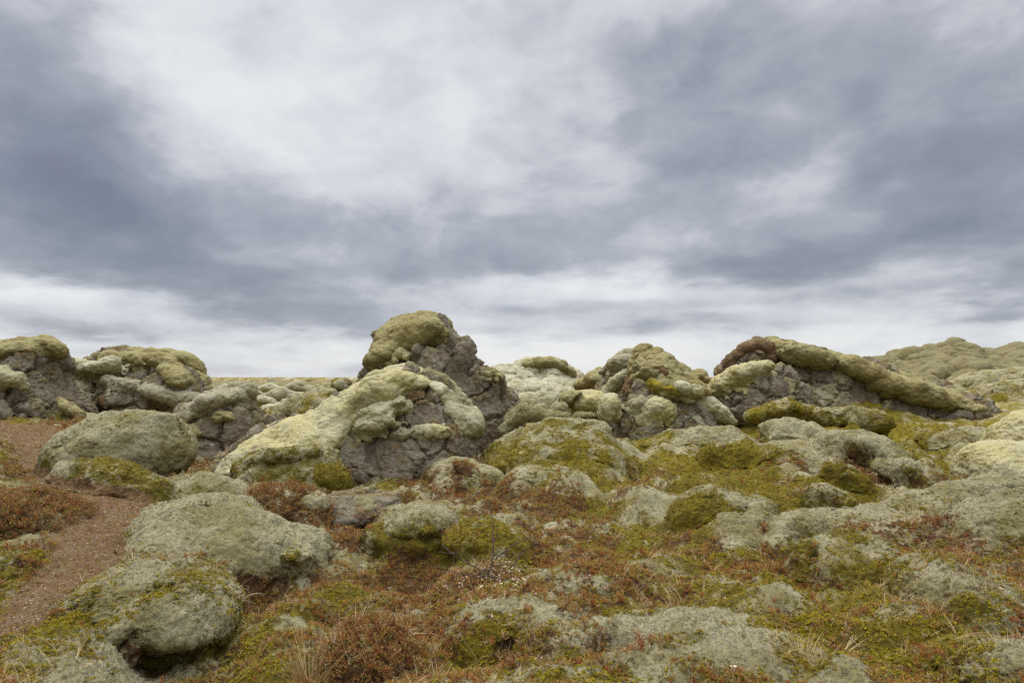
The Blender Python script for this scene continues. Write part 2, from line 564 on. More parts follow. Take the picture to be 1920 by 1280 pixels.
def build_materials():
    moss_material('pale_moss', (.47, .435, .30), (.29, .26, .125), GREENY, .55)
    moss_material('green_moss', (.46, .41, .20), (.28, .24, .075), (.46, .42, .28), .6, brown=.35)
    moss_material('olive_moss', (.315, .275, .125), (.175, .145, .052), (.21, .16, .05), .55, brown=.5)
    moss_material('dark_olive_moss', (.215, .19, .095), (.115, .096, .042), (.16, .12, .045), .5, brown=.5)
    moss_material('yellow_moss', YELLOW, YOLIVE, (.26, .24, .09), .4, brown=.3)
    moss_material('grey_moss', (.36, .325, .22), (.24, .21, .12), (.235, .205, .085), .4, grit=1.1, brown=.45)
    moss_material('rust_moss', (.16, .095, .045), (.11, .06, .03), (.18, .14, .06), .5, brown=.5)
    # basalt with lichen and moss specks
    t = new_mat('lava_rock')
    geo = t.n('ShaderNodeNewGeometry'); pos = geo.outputs['Position']
    n1 = t.noise(pos, 1.1, 5, .62); n2 = t.noise(pos, 7, 5, .65); n3 = t.noise(pos, 32, 4, .7); n4 = t.noise(pos, 100, 3, .7)
    c = t.ramp(t.m('ADD', t.m('MULTIPLY', n1, .6), t.m('MULTIPLY', n2, .4)),
               [(.28, (.085, .064, .040)), (.42, (.18, .142, .094)), (.54, (.27, .228, .16)), (.68, (.18, .135, .092))])
    c = t.mix(t.m('MULTIPLY', t.ss(t.m('ADD', t.noise(pos, 2.3, 5, .7), t.m('MULTIPLY', n3, .2)), .64, .74), .8), c, (.15, .11, .045))
    c = t.mix(t.m('MULTIPLY', t.ss(t.m('ADD', n2, t.m('MULTIPLY', n3, .5)), .86, .94), .6), c, (.36, .345, .29))
    sp = t.m('ADD', t.m('MULTIPLY', n3, .5), t.m('MULTIPLY', n4, .5))
    lv = t.m('ADD', t.vor(pos, 5.0), t.m('MULTIPLY', n3, .25))
    c = t.mix(t.m('MULTIPLY', t.ss(lv, .34, .27), t.ss(n1, .45, .6, 0, .75)), c, (.46, .44, .37))
    at = t.n('ShaderNodeAttribute', attribute_name='cover'); sc = t.n('ShaderNodeSeparateColor'); t.link(at.outputs['Color'], sc.inputs[0])
    gr = t.mix(t.ss(n1, .40, .60), (.25, .22, .10), (.185, .12, .05))
    gr = t.mix(t.ss(n2, .5, .66), gr, (.31, .30, .22))
    c = t.mix(t.ss(t.m('ADD', sc.outputs[0], t.m('MULTIPLY', t.m('SUBTRACT', n3, .5), .9)), .35, .6), c, gr)
    c = t.mix(t.ss(sp, .34, .48), t.mix(.6, c, (.04, .036, .032)), c)
    c = t.mix(t.ss(sp, .56, .68), c, t.mix(.35, c, (.5, .47, .42)))
    b1 = t.bump(n2, .6, .10)
    b2 = t.bump(sp, .9, .04, b1)
    t.out(c, b2, .9)
    # ground cover: weights come from the terrain (what grows where)
    t = new_mat('moss_ground')
    geo = t.n('ShaderNodeNewGeometry'); pos = geo.outputs['Position']
    at = t.n('ShaderNodeAttribute', attribute_name='cover'); sp_ = t.n('ShaderNodeSeparateColor'); t.link(at.outputs['Color'], sp_.inputs[0])
    wy, wr, wp = sp_.outputs[0], sp_.outputs[1], sp_.outputs[2]
    n1 = t.noise(pos, 2.2, 4, .6); n2 = t.noise(pos, 7, 5, .68); n2b = t.noise(pos, 11, 5, .68, .6); n3 = t.noise(pos, 30, 4, .7); n4 = t.noise(pos, 105, 3, .75)
    pale = t.mix(t.ss(n1, .42, .62), PALE, (.245, .21, .09))
    pale = t.mix(t.m('MULTIPLY', t.ss(n2b, .58, .70), .55), pale, BROWN)
    yel = t.mix(t.ss(n2, .40, .62), YELLOW, YOLIVE)
    yel = t.mix(t.m('MULTIPLY', t.ss(n3, .55, .7), .5), yel, (.26, .21, .05))
    rus = t.mix(t.ss(n2b, .40, .64), RUST, DKRUST)
    rus = t.mix(t.m('MULTIPLY', t.ss(n3, .56, .7), .6), rus, (.22, .155, .08))
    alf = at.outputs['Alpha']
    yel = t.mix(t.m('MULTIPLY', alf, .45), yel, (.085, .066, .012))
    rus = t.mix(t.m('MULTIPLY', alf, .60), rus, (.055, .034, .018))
    pth = t.mix(t.ss(n2, .42, .62), (.165, .092, .038), (.21, .132, .062))
    pth = t.mix(t.m('MULTIPLY', t.ss(t.m('ADD', n2b, t.m('MULTIPLY', n4, .15)), .62, .72), .55), pth, (.24, .185, .12))
    jit = lambda a, n, k: t.m('ADD', a, t.m('MULTIPLY', t.m('SUBTRACT', n, .5), k))
    c = t.mix(t.ss(jit(jit(wy, n2, 1.7), n3, .9), .36, .64), pale, yel)
    c = t.mix(t.ss(jit(jit(wr, n2b, 1.9), n3, .9), .36, .64), c, rus)
    c = t.mix(t.ss(jit(wp, n2, .6), .40, .62), c, pth)
    spk = t.m('ADD', t.m('MULTIPLY', n3, .5), t.m('MULTIPLY', n4, .5))
    c = t.mix(t.ss(spk, .32, .47), t.mix(t.m('MULTIPLY', t.m('SUBTRACT', 1.25, t.ss(n1, .4, .6)), .48), c, (.05, .036, .016)), c)
    c = t.mix(t.ss(spk, .55, .70), c, t.mix(.28, c, (.62, .54, .36)))
    b1 = t.bump(n2, .6, .08)
    b2 = t.bump(spk, 1.0, .035, b1)
    t.out(c, b2)
    # small plants: a different tint for every sprig
    def sprig(name, stops, rough=.85):
        t = new_mat(name)
        oi = t.n('ShaderNodeObjectInfo')
        geo = t.n('ShaderNodeNewGeometry')
        f = t.m('ADD', t.m('MULTIPLY', oi.outputs['Random'], .8), t.m('MULTIPLY', t.noise(geo.outputs['Position'], 45, 2), .2))
        b = t.out(t.ramp(f, stops), None, rough)
    sprig('heather_leaf', [(.05, (.15, .065, .03)), (.22, (.33, .12, .045)), (.42, (.38, .19, .05)), (.60, (.42, .28, .08)), (.74, (.27, .22, .04)), (.88, (.50, .40, .25)), (.98, (.32, .10, .05))])
    sprig('yellow_moss_leaf', [(.1, (.17, .14, .018)), (.4, (.34, .275, .015)), (.6, (.45, .37, .03)), (.8, (.33, .20, .04)), (.95, (.50, .44, .14))])
    sprig('pale_moss_leaf', [(.1, (.26, .235, .14)), (.4, (.40, .375, .26)), (.7, (.50, .475, .37)), (.9, (.32, .27, .12))])
    sprig('dry_grass', [(.1, (.40, .27, .12)), (.5, (.58, .44, .22)), (.9, (.68, .55, .33))])
    sprig('gravel_stone', [(.1, (.10, .07, .045)), (.4, (.19, .13, .08)), (.7, (.27, .20, .13)), (.92, (.15, .11, .075))])
    sprig('dead_leaf', [(.1, (.40, .27, .17)), (.5, (.58, .43, .31)), (.9, (.70, .58, .46))])
    t = new_mat('bare_bark')
    geo = t.n('ShaderNodeNewGeometry')
    t.out(t.ramp(t.noise(geo.outputs['Position'], 60, 3), [(.35, (.07, .048, .042)), (.6, (.15, .11, .10))]), None, .8)
    t = new_mat('bleached_wood')
    geo = t.n('ShaderNodeNewGeometry')
    t.out(t.ramp(t.noise(geo.outputs['Position'], 60, 3), [(.35, (.20, .175, .15)), (.6, (.38, .35, .31))]), None, .8)
build_materials()

# ------------------------------------------------------------------ terrain
# (column, row, distance): where the surface of the ground is seen in the photo
CTRL = []
def row(d, *pp):
    for px, py in pp:
        low = 26 * float(3 < d < 9) * min(1, max(0, (px - 230) / 150)) + 10 * float(9 < d < 13) * float(px > 400)
        CTRL.append((px, py + low, d))
row(1.2, (-900, 2350), (300, 2500), (960, 2650), (2000, 2600), (2800, 2500))
row(2.3, (-500, 1480), (100, 1500), (500, 1640), (960, 1620), (1500, 1560), (2000, 1540), (2500, 1500))
row(3.2, (-500, 1270), (0, 1290), (300, 1430), (620, 1340), (960, 1350), (1300, 1330), (1650, 1320), (1950, 1290), (2400, 1250))
row(4.2, (-500, 1130), (0, 1165), (120, 1175), (300, 1310), (450, 1230), (620, 1200), (800, 1215), (960, 1195), (1200, 1180), (1500, 1160), (1750, 1140), (1950, 1120), (2400, 1080))
row(5.2, (-500, 1030), (0, 1075), (150, 1060), (350, 1075), (520, 1110), (700, 1110), (820, 1125), (960, 1100), (1150, 1090), (1400, 1075), (1650, 1050), (1900, 1030), (2400, 990))
row(6.5, (-500, 950), (0, 985), (180, 985), (350, 990), (480, 1010), (640, 1035), (760, 1045), (960, 1030), (1180, 1020), (1400, 1005), (1600, 985), (1850, 970), (2400, 930))
row(8.0, (-500, 890), (0, 915), (200, 925), (330, 935), (500, 965), (650, 965), (800, 965), (1000, 965), (1250, 955), (1450, 945), (1650, 932), (1850, 925), (2400, 890))
row(10., (-500, 830), (0, 850), (150, 870), (320, 900), (480, 912), (650, 915), (850, 905), (1050, 905), (1250, 890), (1450, 880), (1650, 880), (1850, 880), (2400, 850))
row(12.5, (-500, 790), (0, 798), (120, 815), (330, 868), (450, 880), (700, 890), (930, 880), (1100, 862), (1250, 845), (1450, 832), (1650, 830), (1850, 832), (2400, 800))
row(16., (-500, 765), (0, 770), (150, 775), (330, 800), (480, 830), (650, 830), (950, 835), (1150, 820), (1300, 805), (1450, 790), (1650, 790), (1850, 795), (2400, 760))
row(20., (-500, 745), (0, 755), (200, 762), (400, 785), (520, 790), (700, 800), (950, 800), (1200, 790), (1400, 780), (1650, 770), (1850, 770), (2400, 730))
row(28., (-500, 735), (0, 742), (300, 752), (520, 768), (700, 775), (1000, 775), (1250, 765), (1450, 755), (1650, 748), (1850, 745), (2400, 725))
row(38., (-500, 730), (100, 735), (520, 752), (800, 758), (1150, 750), (1450, 735), (1620, 715), (1750, 705), (1920, 705), (2400, 700))
row(50., (-500, 725), (100, 728), (520, 740), (800, 745), (1150, 740), (1450, 725), (1620, 700), (1700, 690), (1780, 685), (1920, 688), (2400, 690))
row(75., (-500, 720), (100, 722), (520, 730), (800, 732), (1150, 730), (1450, 720), (1650, 712), (1850, 705), (2400, 700))
row(120., (-500, 718), (300, 720), (800, 722), (1300, 721), (1800, 718), (2400, 715))
row(300., (-500, 716), (300, 717.5), (960, 718), (1600, 717.5), (2400, 716))
row(3000., (-500, 715.4), (300, 715.4), (960, 715.4), (1600, 715.4), (2400, 715.4))

def _rbf():
    c = np.array(CTRL, float)
    q = np.stack([(c[:, 0] - CX) / FPX * 2.2, np.log(c[:, 2])], 1)
    v = (HY - c[:, 1]) / FPX
    def ker(a, b):
        r2 = ((a[:, None] - b[None]) ** 2).sum(-1)
        return 0.5 * r2 * np.log(r2 + 1e-9)
    n = len(q)
    A = np.zeros((n + 3, n + 3)); A[:n, :n] = ker(q, q) + 2e-3 * np.eye(n)
    A[:n, n] = 1; A[:n, n + 1:] = q; A[n, :n] = 1; A[n + 1:, :n] = q.T
    w = np.linalg.solve(A, np.concatenate([v, [0, 0, 0]]))
    gu = np.linspace(-1.6, 1.6, 260); gl = np.linspace(math.log(.8), math.log(4000), 300)
    U, L = np.meshgrid(gu, gl, indexing='ij')
    qq = np.stack([U.ravel() * 2.2, L.ravel()], 1)
    out = np.concatenate([ker(b, q) @ w[:n] + w[n] + b @ w[n + 1:] for b in np.array_split(qq, 20)])
    return gu, gl, out.reshape(U.shape)
GU, GL, GS = _rbf()

def slope(u, l):
    a = np.clip((u - GU[0]) / (GU[1] - GU[0]), 0, len(GU) - 1.001); b = np.clip((l - GL[0]) / (GL[1] - GL[0]), 0, len(GL) - 1.001)
    i = a.astype(int); j = b.astype(int); a = a - i; b = b - j
    return GS[i, j] * (1 - a) * (1 - b) + GS[i + 1, j] * a * (1 - b) + GS[i, j + 1] * (1 - a) * b + GS[i + 1, j + 1] * a * b

def base_height(x, y):
    y = np.maximum(y, .8)
    return CAMZ + slope(x / y, np.log(y)) * y

def ground_hit(px, py):
    d = np.exp(np.linspace(math.log(2), math.log(120), 900))
    s = slope(np.full_like(d, (px - CX) / FPX), np.log(d))
    hit = np.nonzero(s >= (HY - py) / FPX)[0]
    return float(d[hit[0]]) if len(hit) else 120.0

def world_patch(px, py, rx, ry):
    d = ground_hit(px, py); d0 = ground_hit(px, py + ry); d1 = ground_hit(px, py - ry)
    return ((px - CX) / FPX * d, d, rx * d / FPX, min(max((d1 - d0) / 2, .12), 4.0))

# what grows where (column, row, half width, half height) seen in the photo
YEL = [(1330,880,90,20),(1180,1030,110,40),(900,990,50,18),(935,1108,60,22),(1600,1210,180,60),(1720,860,150,30),(1690,810,140,16),
       (1480,930,120,28),(1350,1000,70,30),(60,1055,45,14),(110,1225,90,50),(560,1255,110,35),(880,1235,70,22),(1310,1050,70,30),
       (1620,1075,40,40),(1490,1230,60,60),(740,1010,40,20),(1000,890,80,10),(1120,905,90,14),(1280,915,60,14),(1580,770,90,10),
       (420,890,40,12),(490,985,30,10),(640,1120,50,18),(1480,760,60,14),(1850,895,60,14),(1200,850,50,8),(1060,960,60,18),(1000,1260,70,15)]
RUS = [(700,1080,120,60),(650,1000,60,40),(540,985,70,25),(1000,945,130,30),(860,925,90,14),(1080,1000,60,25),(820,1130,170,40),
       (1010,1130,140,28),(620,1180,100,50),(700,1220,80,50),(450,1095,80,40),(1640,895,80,18),(1700,925,60,20),(1590,1010,80,18),
       (1760,1015,110,30),(1850,1090,70,30),(1390,1075,110,28),(1330,1040,60,20),(50,950,75,45),(70,1015,80,20),(1080,1255,100,25),
       (1240,900,60,10),(1850,980,80,20),(430,870,50,18),(500,945,60,20),(1100,1060,130,20),(1690,1160,60,30),(1890,1160,50,50),
       (1250,1030,60,25),(960,860,60,10),(780,1180,120,30),(1200,1110,100,25),(80,800,70,8),(160,760,80,8),(1520,900,50,10),(1480,885,60,8)]
PAL = [(1300,835,140,18),(1450,850,160,26),(1620,830,80,20),(430,1000,150,60),(1900,1000,60,60),(770,985,80,30),(1350,1200,120,60),
       (1150,925,80,10),(1020,890,80,14),(670,945,80,20)]
PATH = [(-160,790),(30,805),(90,838),(130,880),(175,920),(205,960),(190,1010),(145,1060),(95,1120),(30,1180),(-80,1260),(-220,1400)]
PATHW = [95,82,74,84,104,114,100,88,76,66,70,90]
WP = {k: [world_patch(*p) for p in v] for k, v in (('y', YEL), ('r', RUS), ('p', PAL))}
PW = [P(px, py, max(ground_hit(px, py), 1.5))[:2].tolist() + [w * ground_hit(px, py) / FPX] for (px, py), w in zip(PATH, PATHW)]

HOLES = [(765,1090,70,34,.28),(640,1150,50,24,.16),(1150,1218,50,18,.2),(1715,930,50,14,.22),(1480,1040,50,14,.16),(1690,1120,30,30,.2),(480,1105,60,30,.15),(930,905,30,12,.2),(640,925,40,10,.2),(1850,890,80,18,.5),(1120,960,60,16,.14),(1250,1000,60,18,.14),(1560,1140,50,24,.14)]
WHOLES = [world_patch(*h[:4]) + (h[4],) for h in HOLES]

def patch_field(lst, x, y):
    out = np.zeros(len(x))
    for (cx, cy, rx, ry) in lst:
        out = np.maximum(out, np.exp(-(((x - cx) / rx) ** 2 + ((y - cy) / ry) ** 2) * .9))
    return out

def path_field(x, y):
    best = np.full(len(x), 9.0)
    for a, b in zip(PW[:-1], PW[1:]):
        e = (b[0] - a[0], b[1] - a[1]); L = e[0] ** 2 + e[1] ** 2 + 1e-9
        t = np.clip(((x - a[0]) * e[0] + (y - a[1]) * e[1]) / L, 0, 1)
        d = np.hypot(x - a[0] - e[0] * t, y - a[1] - e[1] * t) / (a[2] + (b[2] - a[2]) * t)
        best = np.minimum(best, d)
    return 1 - sstep(.35, 1.35, best + .35 * fbm(np.stack([x, y, 0 * x], 1) / .5, 3, 88))

def terrain(x, y):
    """height and cover (yellow, rust, path) at world x, y"""
    n = len(x)
    p = np.stack([x, y, np.zeros(n)], 1)
    h = base_height(x, y)
    pth = path_field(x, y)
    near = 1 - sstep(9, 20, y); far = sstep(16, 34, y) * (1 - .9 * sstep(110, 300, y)); mid = sstep(6, 11, y) * (1 - sstep(22, 34, y))
    right = sstep(.0, .25, x / np.maximum(y, 1))
    w = np.stack([perlin(p / 1.3, 51), perlin(p / 1.3, 52), np.zeros(n)], 1)
    # cushions
    f1, _ = worley((p + .45 * w) * [1, .8, 1] / .78, 61, True); c1 = 1 - np.clip(f1 / .8, 0, 1) ** 2
    f1, _ = worley((p + .8 * w) * [1, .8, 1] / 2.3, 62, True); c2 = 1 - np.clip(f1 / .8, 0, 1) ** 2
    f1, _ = worley((p + 1.2 * w) * [1, .6, 1] / 3.6, 63, True); c3 = np.sqrt(np.clip(1 - (f1 / .85) ** 2, 0, 1)) * .85 - .1 * (f1 > .85)
    f1, _ = worley((p + .2 * w) / .27, 64, True); c0 = 1 - np.clip(f1 / .8, 0, 1) ** 2
    lo = fbm(p / np.where(y > 25, 9.0, 2.4)[:, None], 2, 71); med = fbm(p / .7, 3, 72); fin = fbm(p / .16, 3, 73, .6)
    b = near * (.14 * (c1 - .5) + .15 * med + .16 * lo) + mid * ((.20 + .10 * right) * (c2 - .5) + .07 * (c1 - .5) + .12 * med + .20 * lo) \
        + far * (1.25 * (c3 - .74) + .34 * (c2 - .5) + .5 * lo)
    b = b * (1 - .85 * pth)
    for (cx, cy, rx, ry, dep) in WHOLES:
        b = b - dep * np.exp(-(((x - cx) / rx) ** 2 + ((y - cy) / ry) ** 2) ** 1.5)
    hum = b.copy()
    b += (1 - sstep(12, 26, y)) * (.065 * (c0 - .5) + .042 * fin) * (1 - .6 * pth)
    # cover
    yy = patch_field(WP['y'], x, y); rr = patch_field(WP['r'], x, y); pp = patch_field(WP['p'], x, y)
    n1 = fbm(p / 1.5, 3, 81); n2 = fbm(p / .45, 3, 82)
    hollow = -hum / (.14 * near + .16 * mid + .45 * far + .03)
    gen = .30 * hollow
    wy = .56 + .38 * yy - .30 * pp + .75 * n1 + .75 * n2 + gen - .18 * rr - .38 * far + .07 * right + .05 * mid
    wr = .41 - .14 * right * mid - .05 * right * near - .30 * far + .38 * rr - .35 * pp - .2 * yy + .75 * fbm(p / 1.1, 3, 83) + .75 * fbm(p / .35, 3, 84) + gen * .8
    cov = np.stack([np.clip(wy, 0, 1), np.clip(wr, 0, 1), np.clip(pth, 0, 1)], 1)
    return h + b, cov

def build_ground():
    lg = np.concatenate([np.arange(math.log(1.0), math.log(20), .0062), np.arange(math.log(20), math.log(110), .0105), np.linspace(math.log(110), math.log(3500), 60)])
    u = np.concatenate([np.linspace(-1.5, -.95, 150)[:-1], np.linspace(-.95, .95, 1060), np.linspace(.95, 1.5, 150)[1:]])
    D = np.exp(lg)
    X = (u[:, None] * D[None, :]).ravel(); Y = (0 * u[:, None] + D[None, :]).ravel()
    H = np.zeros(len(X)); C = np.zeros((len(X), 3))
    for ch in np.array_split(np.arange(len(X)), 6):
        H[ch], C[ch] = terrain(X[ch], Y[ch])
    V = np.stack([X, Y, H], 1)
    nu, nd = len(u), len(lg)
    i = np.arange(nu * nd).reshape(nu, nd)
    Q = np.stack([i[:-1, :-1], i[1:, :-1], i[1:, 1:], i[:-1, 1:]], -1).reshape(-1, 4)
    me = make_mesh('ground', V, Q)
    ca = me.color_attributes.new('cover', 'FLOAT_COLOR', 'POINT')
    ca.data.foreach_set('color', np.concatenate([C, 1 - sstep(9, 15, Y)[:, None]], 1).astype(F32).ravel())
    me.materials.append(M['moss_ground'])
    o = bpy.data.objects.new('ground', me); COL.objects.link(o); tag(o, kind='structure')
    return o
GROUND = build_ground()

HILLS = []
# ------------------------------------------------------------------ boulders and mounds
R_ = 'lava_rock'
def E(*a): return ('E', *a)
def O(pts, d, T, R, tap=.6): return ('O', pts, d, T, R, tap)
def X(pts, d, T, R): return ('X', pts, d, T, R)
def Cc(pts, ys=1.2): return ('C', pts, ys)

# --- the tall crag
thing('lava_crag', 'tallest lava crag, bare grey tower with a drooping yellow-green moss cap', 'lava crag', (800, 850, 17), [
    ('rock_body', R_, [O([(684,706),(691,680),(700,655),(710,626),(726,604),(745,597),(800,594),(828,592),(840,602),(847,623),(862,632),(877,645),(882,668),(896,682),(913,689),(924,700),(932,714),(944,730),(955,742),(962,768),(972,800),(965,850),(960,905),(670,905),(676,760)], 17.3, 1.75, .85, .9),
        E(905,735,16.3,36,50,.8,-25), E(735,720,16.2,50,70,.8), E(860,690,16.3,24,50,.6,-20), E(945,800,16.4,30,45,.7,-20), E(800,720,15.7,50,70,.6)], dict(kind='rock', s=1.3, k=.18, amp=1.0)),
    ('moss_cap', 'olive_moss', [X([(684,690),(690,655),(700,620),(716,600),(740,575),(780,575),(817,575),(842,588),(858,606),(856,622),(842,630),(824,636),(806,646),(786,656),(762,664),(742,668),(722,672),(706,688)], 16.4, .26, .5),
        Cc([(735,628,16.1,12),(775,622,15.85,15),(815,612,15.85,13)],.9)], dict(s=.75, k=.3, amp=1.0)),
    ('moss_pillow', 'green_moss', [Cc([(699,700,16.2,9),(706,682,16.1,15),(728,668,15.9,15),(752,660,15.8,10)], 1.0)], dict(s=.5, amp=.9)),
    ('moss_patch', 'olive_moss', [(925,706,20,13,1.0)], dict(mode='skin', T=.1)),
])
# --- the big pale boulder in front of it
thing('lava_boulder', 'biggest boulder, long pale moss slope and bare grey face, in front of the tall crag', 'boulder', (760, 905, 12), [
    ('rock_body', R_, [O([(432,900),(440,855),(460,832),(509,802),(590,775),(653,735),(699,709),(737,694),(763,691),(803,708),(838,714),(858,740),(880,768),(898,792),(899,815),(893,850),(892,925),(640,930)], 12.6, 1.35, .75, 1.2),
        E(760,790,11.95,75,70,.55,10), E(790,880,11.7,90,45,.6), E(700,850,11.6,40,60,.4,10), E(850,840,12.0,45,60,.5)], dict(kind='rock', s=.9, k=.16)),
    ('moss_slope', 'green_moss', [X([(415,910),(430,845),(453,815),(507,782),(587,760),(650,715),(697,690),(737,672),(763,670),(806,688),(842,698),(838,714),(812,722),(786,724),(766,728),(750,744),(726,758),(694,776),(672,798),(655,820),(645,850),(640,900),(560,915)], 11.7, .25, .8),
        Cc([(560,812,11.85,14),(620,782,11.65,18),(690,742,11.6,16),(742,714,11.75,11)], 1.0)], dict(s=.75, k=.4, amp=1.0)),
    ('moss_shoulder', 'pale_moss', [X([(796,690),(812,690),(845,696),(868,712),(880,740),(900,757),(920,788),(920,812),(897,817),(874,812),(855,800),(842,775),(832,752),(816,734),(800,720)], 12.0, .2, .4),
        Cc([(866,774,11.85,12),(888,794,11.85,14)],1.0)], dict(s=.55, k=.3, amp=1.1)),
    ('moss_pillow', 'pale_moss', [E(706,772,11.28,36,13,.2,5), E(702,795,11.2,38,15,.22,8), E(735,758,11.4,26,9,.16,22)], dict(s=.4, k=.14, amp=1.2)),
    ('moss_patch', 'green_moss', [(806,810,38,15,1.0)], dict(mode='skin', T=.14, scale=.3)),
    ('moss_patch', 'grey_moss', [(688,862,23,20,1.0)], dict(mode='skin', T=.13)),
    ('moss_patch', 'grey_moss', [(752,815,24,12,1.0)], dict(mode='skin', T=.11)),
    ('rust_patch', 'rust_moss', [(778,740,36,18,1.0)], dict(mode='skin', T=.02, edge=.8)),
    ('dry_streak', 'rust_moss', [(748,775,9,36,1.0)], dict(mode='skin', T=.02, edge=.7)),
])
thing('moss_mound', 'yellow-green moss mound leaning on the foot of the biggest boulder', 'moss mound', (560, 922, 10.6), [
    ('moss_body', 'green_moss', [O([(446,872),(458,858),(500,846),(560,836),(612,834),(636,848),(648,878),(664,900),(667,920),(640,935),(600,938),(540,935),(480,920),(450,900)], 10.8, .8, .5, .8), Cc([(468,868,10.4,9),(510,858,10.3,12),(560,848,10.3,11),(600,846,10.4,8)],1.0)], dict(s=.5, amp=1.0, spread=.12)),
    ('yellow_flank', 'yellow_moss', [E(620,896,10.45,44,28,.4,-25)], dict(s=.4, spread=.2)),
])
# --- left side
thing('lava_boulder', 'upright square boulder with a grey moss lid and bare purple-grey right side', 'boulder', (410, 862, 14), [
    ('rock_body', R_, [O([(333,830),(338,785),(354,760),(388,738),(428,727),(460,726),(472,738),(477,767),(488,798),(482,830),(470,880),(400,890),(340,880)], 14.2, 1.0, .5, .8), E(450,810,13.6,26,50,.4,-8), E(380,820,13.5,34,36,.4)], dict(kind='rock', s=.8)),
    ('moss_lid', 'grey_moss', [X([(318,795),(335,772),(355,738),(390,712),(430,705),(470,708),(484,734),(466,744),(448,748),(432,754),(424,766),(400,782),(378,790),(352,800)], 13.6, .2, .3), E(390,755,13.4,34,18,.3,25)], dict(s=.5)),
    ('moss_patch', 'olive_moss', [(355,812,27,20,1.0)], dict(mode='skin', T=.09)),
    ('moss_patch', 'olive_moss', [(418,782,27,11,1.0)], dict(mode='skin', T=.09)),
])
thing('moss_mound', 'large rounded grey-green moss mound with an overhanging edge beside the footpath', 'moss mound', (240, 893, 9.2), [
    ('moss_body', 'pale_moss', [E(225,856,9.4,132,80,.9,8), E(290,826,9.3,62,52,.6,-20), E(315,784,9.25,14,13,.25,-20), ('-E',318,902,8.35,62,20,.5,-6)], dict(s=.6, k=.14, amp=.8, spread=.12)),
    ('hanging_fringe', 'olive_moss', [E(335,908,8.85,40,10,.2,-14)], dict(s=.3, spread=.1)),
])
thing('moss_mound', 'low bright yellow moss patch under the rounded grey-green mound', 'moss mound', (215, 918, 8.5), [
    ('moss_body', 'yellow_moss', [Cc([(132,880,8.5,18),(180,886,8.35,26),(240,898,8.25,27),(290,912,8.25,18)], 1.6)], dict(s=.35))])
thing('moss_mound', 'small twin moss ledges below the tip of the grey-green mound', 'moss mound', (390, 920, 8.8), [
    ('moss_body', 'grey_moss', [Cc([(335,908,8.8,10),(370,910,8.7,13),(400,922,8.6,10)],1.8), Cc([(385,912,8.9,10),(412,918,8.8,11),(436,928,8.75,8)],1.8)], dict(s=.3, k=.12))])
thing('lava_boulder', 'dark leaning boulder with heavy moss cap at the far end of the footpath', 'boulder', (40, 775, 15), [
    ('rock_body', R_, [O([(-70,800),(-70,665),(0,648),(40,638),(76,638),(98,650),(106,672),(100,700),(112,736),(132,752),(145,775),(140,810)], 15.2, 1.2, .6, .9)], dict(kind='rock', s=.9)),
    ('moss_cap', 'olive_moss', [X([(-80,690),(-80,640),(0,625),(28,620),(80,620),(108,634),(124,660),(116,684),(99,698),(88,684),(74,670),(52,662),(36,658),(10,668),(-20,680)], 14.5, .25, .3), E(92,676,14.3,13,20,.3,-20)], dict(s=.55)),
    ('moss_pillow', 'pale_moss', [Cc([(-40,718,14.1,20),(0,708,14.0,19),(32,711,14.0,15),(46,726,14.05,9)])], dict(s=.45)),
    ('moss_foot', 'olive_moss', [Cc([(112,752,14.4,8),(130,766,14.3,12),(150,778,14.2,8)],1.2)], dict(s=.3)),
])
thing('lava_outcrop', 'long low rock outcrop with rust-stained face and rolling moss top', 'rock outcrop', (240, 780, 18), [
    ('rock_body', R_, [O([(92,810),(98,705),(112,682),(155,674),(182,664),(212,658),(250,660),(310,661),(334,670),(352,682),(366,696),(376,712),(385,745),(385,800)], 18.4, 1.5, .7, 1.2), E(210,757,16.7,26,20,.35), E(330,740,17.1,60,40,.7,-10)], dict(kind='rock', s=1.0, grow=.12)),
    ('moss_top', 'olive_moss', [X([(172,675),(185,650),(210,640),(247,645),(312,645),(340,656),(362,670),(380,688),(394,712),(378,730),(360,726),(345,710),(322,696),(296,688),(270,688),(250,680),(220,676),(196,682)], 17.6, .25, .35), Cc([(280,672,17.2,10),(318,682,17.1,12),(345,702,17.1,12)],1.0)], dict(s=.6)),
    ('moss_pillow', 'pale_moss', [E(132,692,17.3,33,21,.4,0)], dict(s=.5)),
    ('moss_pillow', 'pale_moss', [E(184,690,17.0,34,16,.4,5), E(206,682,17.0,14,14,.3)], dict(s=.45)),
    ('moss_pillow', 'grey_moss', [Cc([(204,716,16.9,13),(225,724,16.75,14),(250,724,16.8,13)],1.0)], dict(s=.4)),
    ('moss_slope', 'grey_moss', [X([(262,720),(300,722),(345,728),(385,735),(388,765),(345,768),(320,750),(285,742)], 17, .2, .3), Cc([(310,738,16.9,13),(350,745,16.9,14)],1.0)], dict(s=.5)),
    ('rust_patch', 'rust_moss', [(295,760,24,18,1.0)], dict(mode='skin', T=.05)),
    ('rust_patch', 'rust_moss', [(180,748,17,24,1.0)], dict(mode='skin', T=.05)),
    ('moss_knob', 'grey_moss', [E(384,714,17.7,9,11,.3)], dict(s=.25)),
    ('moss_shelf', 'pale_moss', [Cc([(102,735,17.0,8),(128,732,16.9,10),(160,738,17.0,9)],1.2)], dict(s=.35)),
])
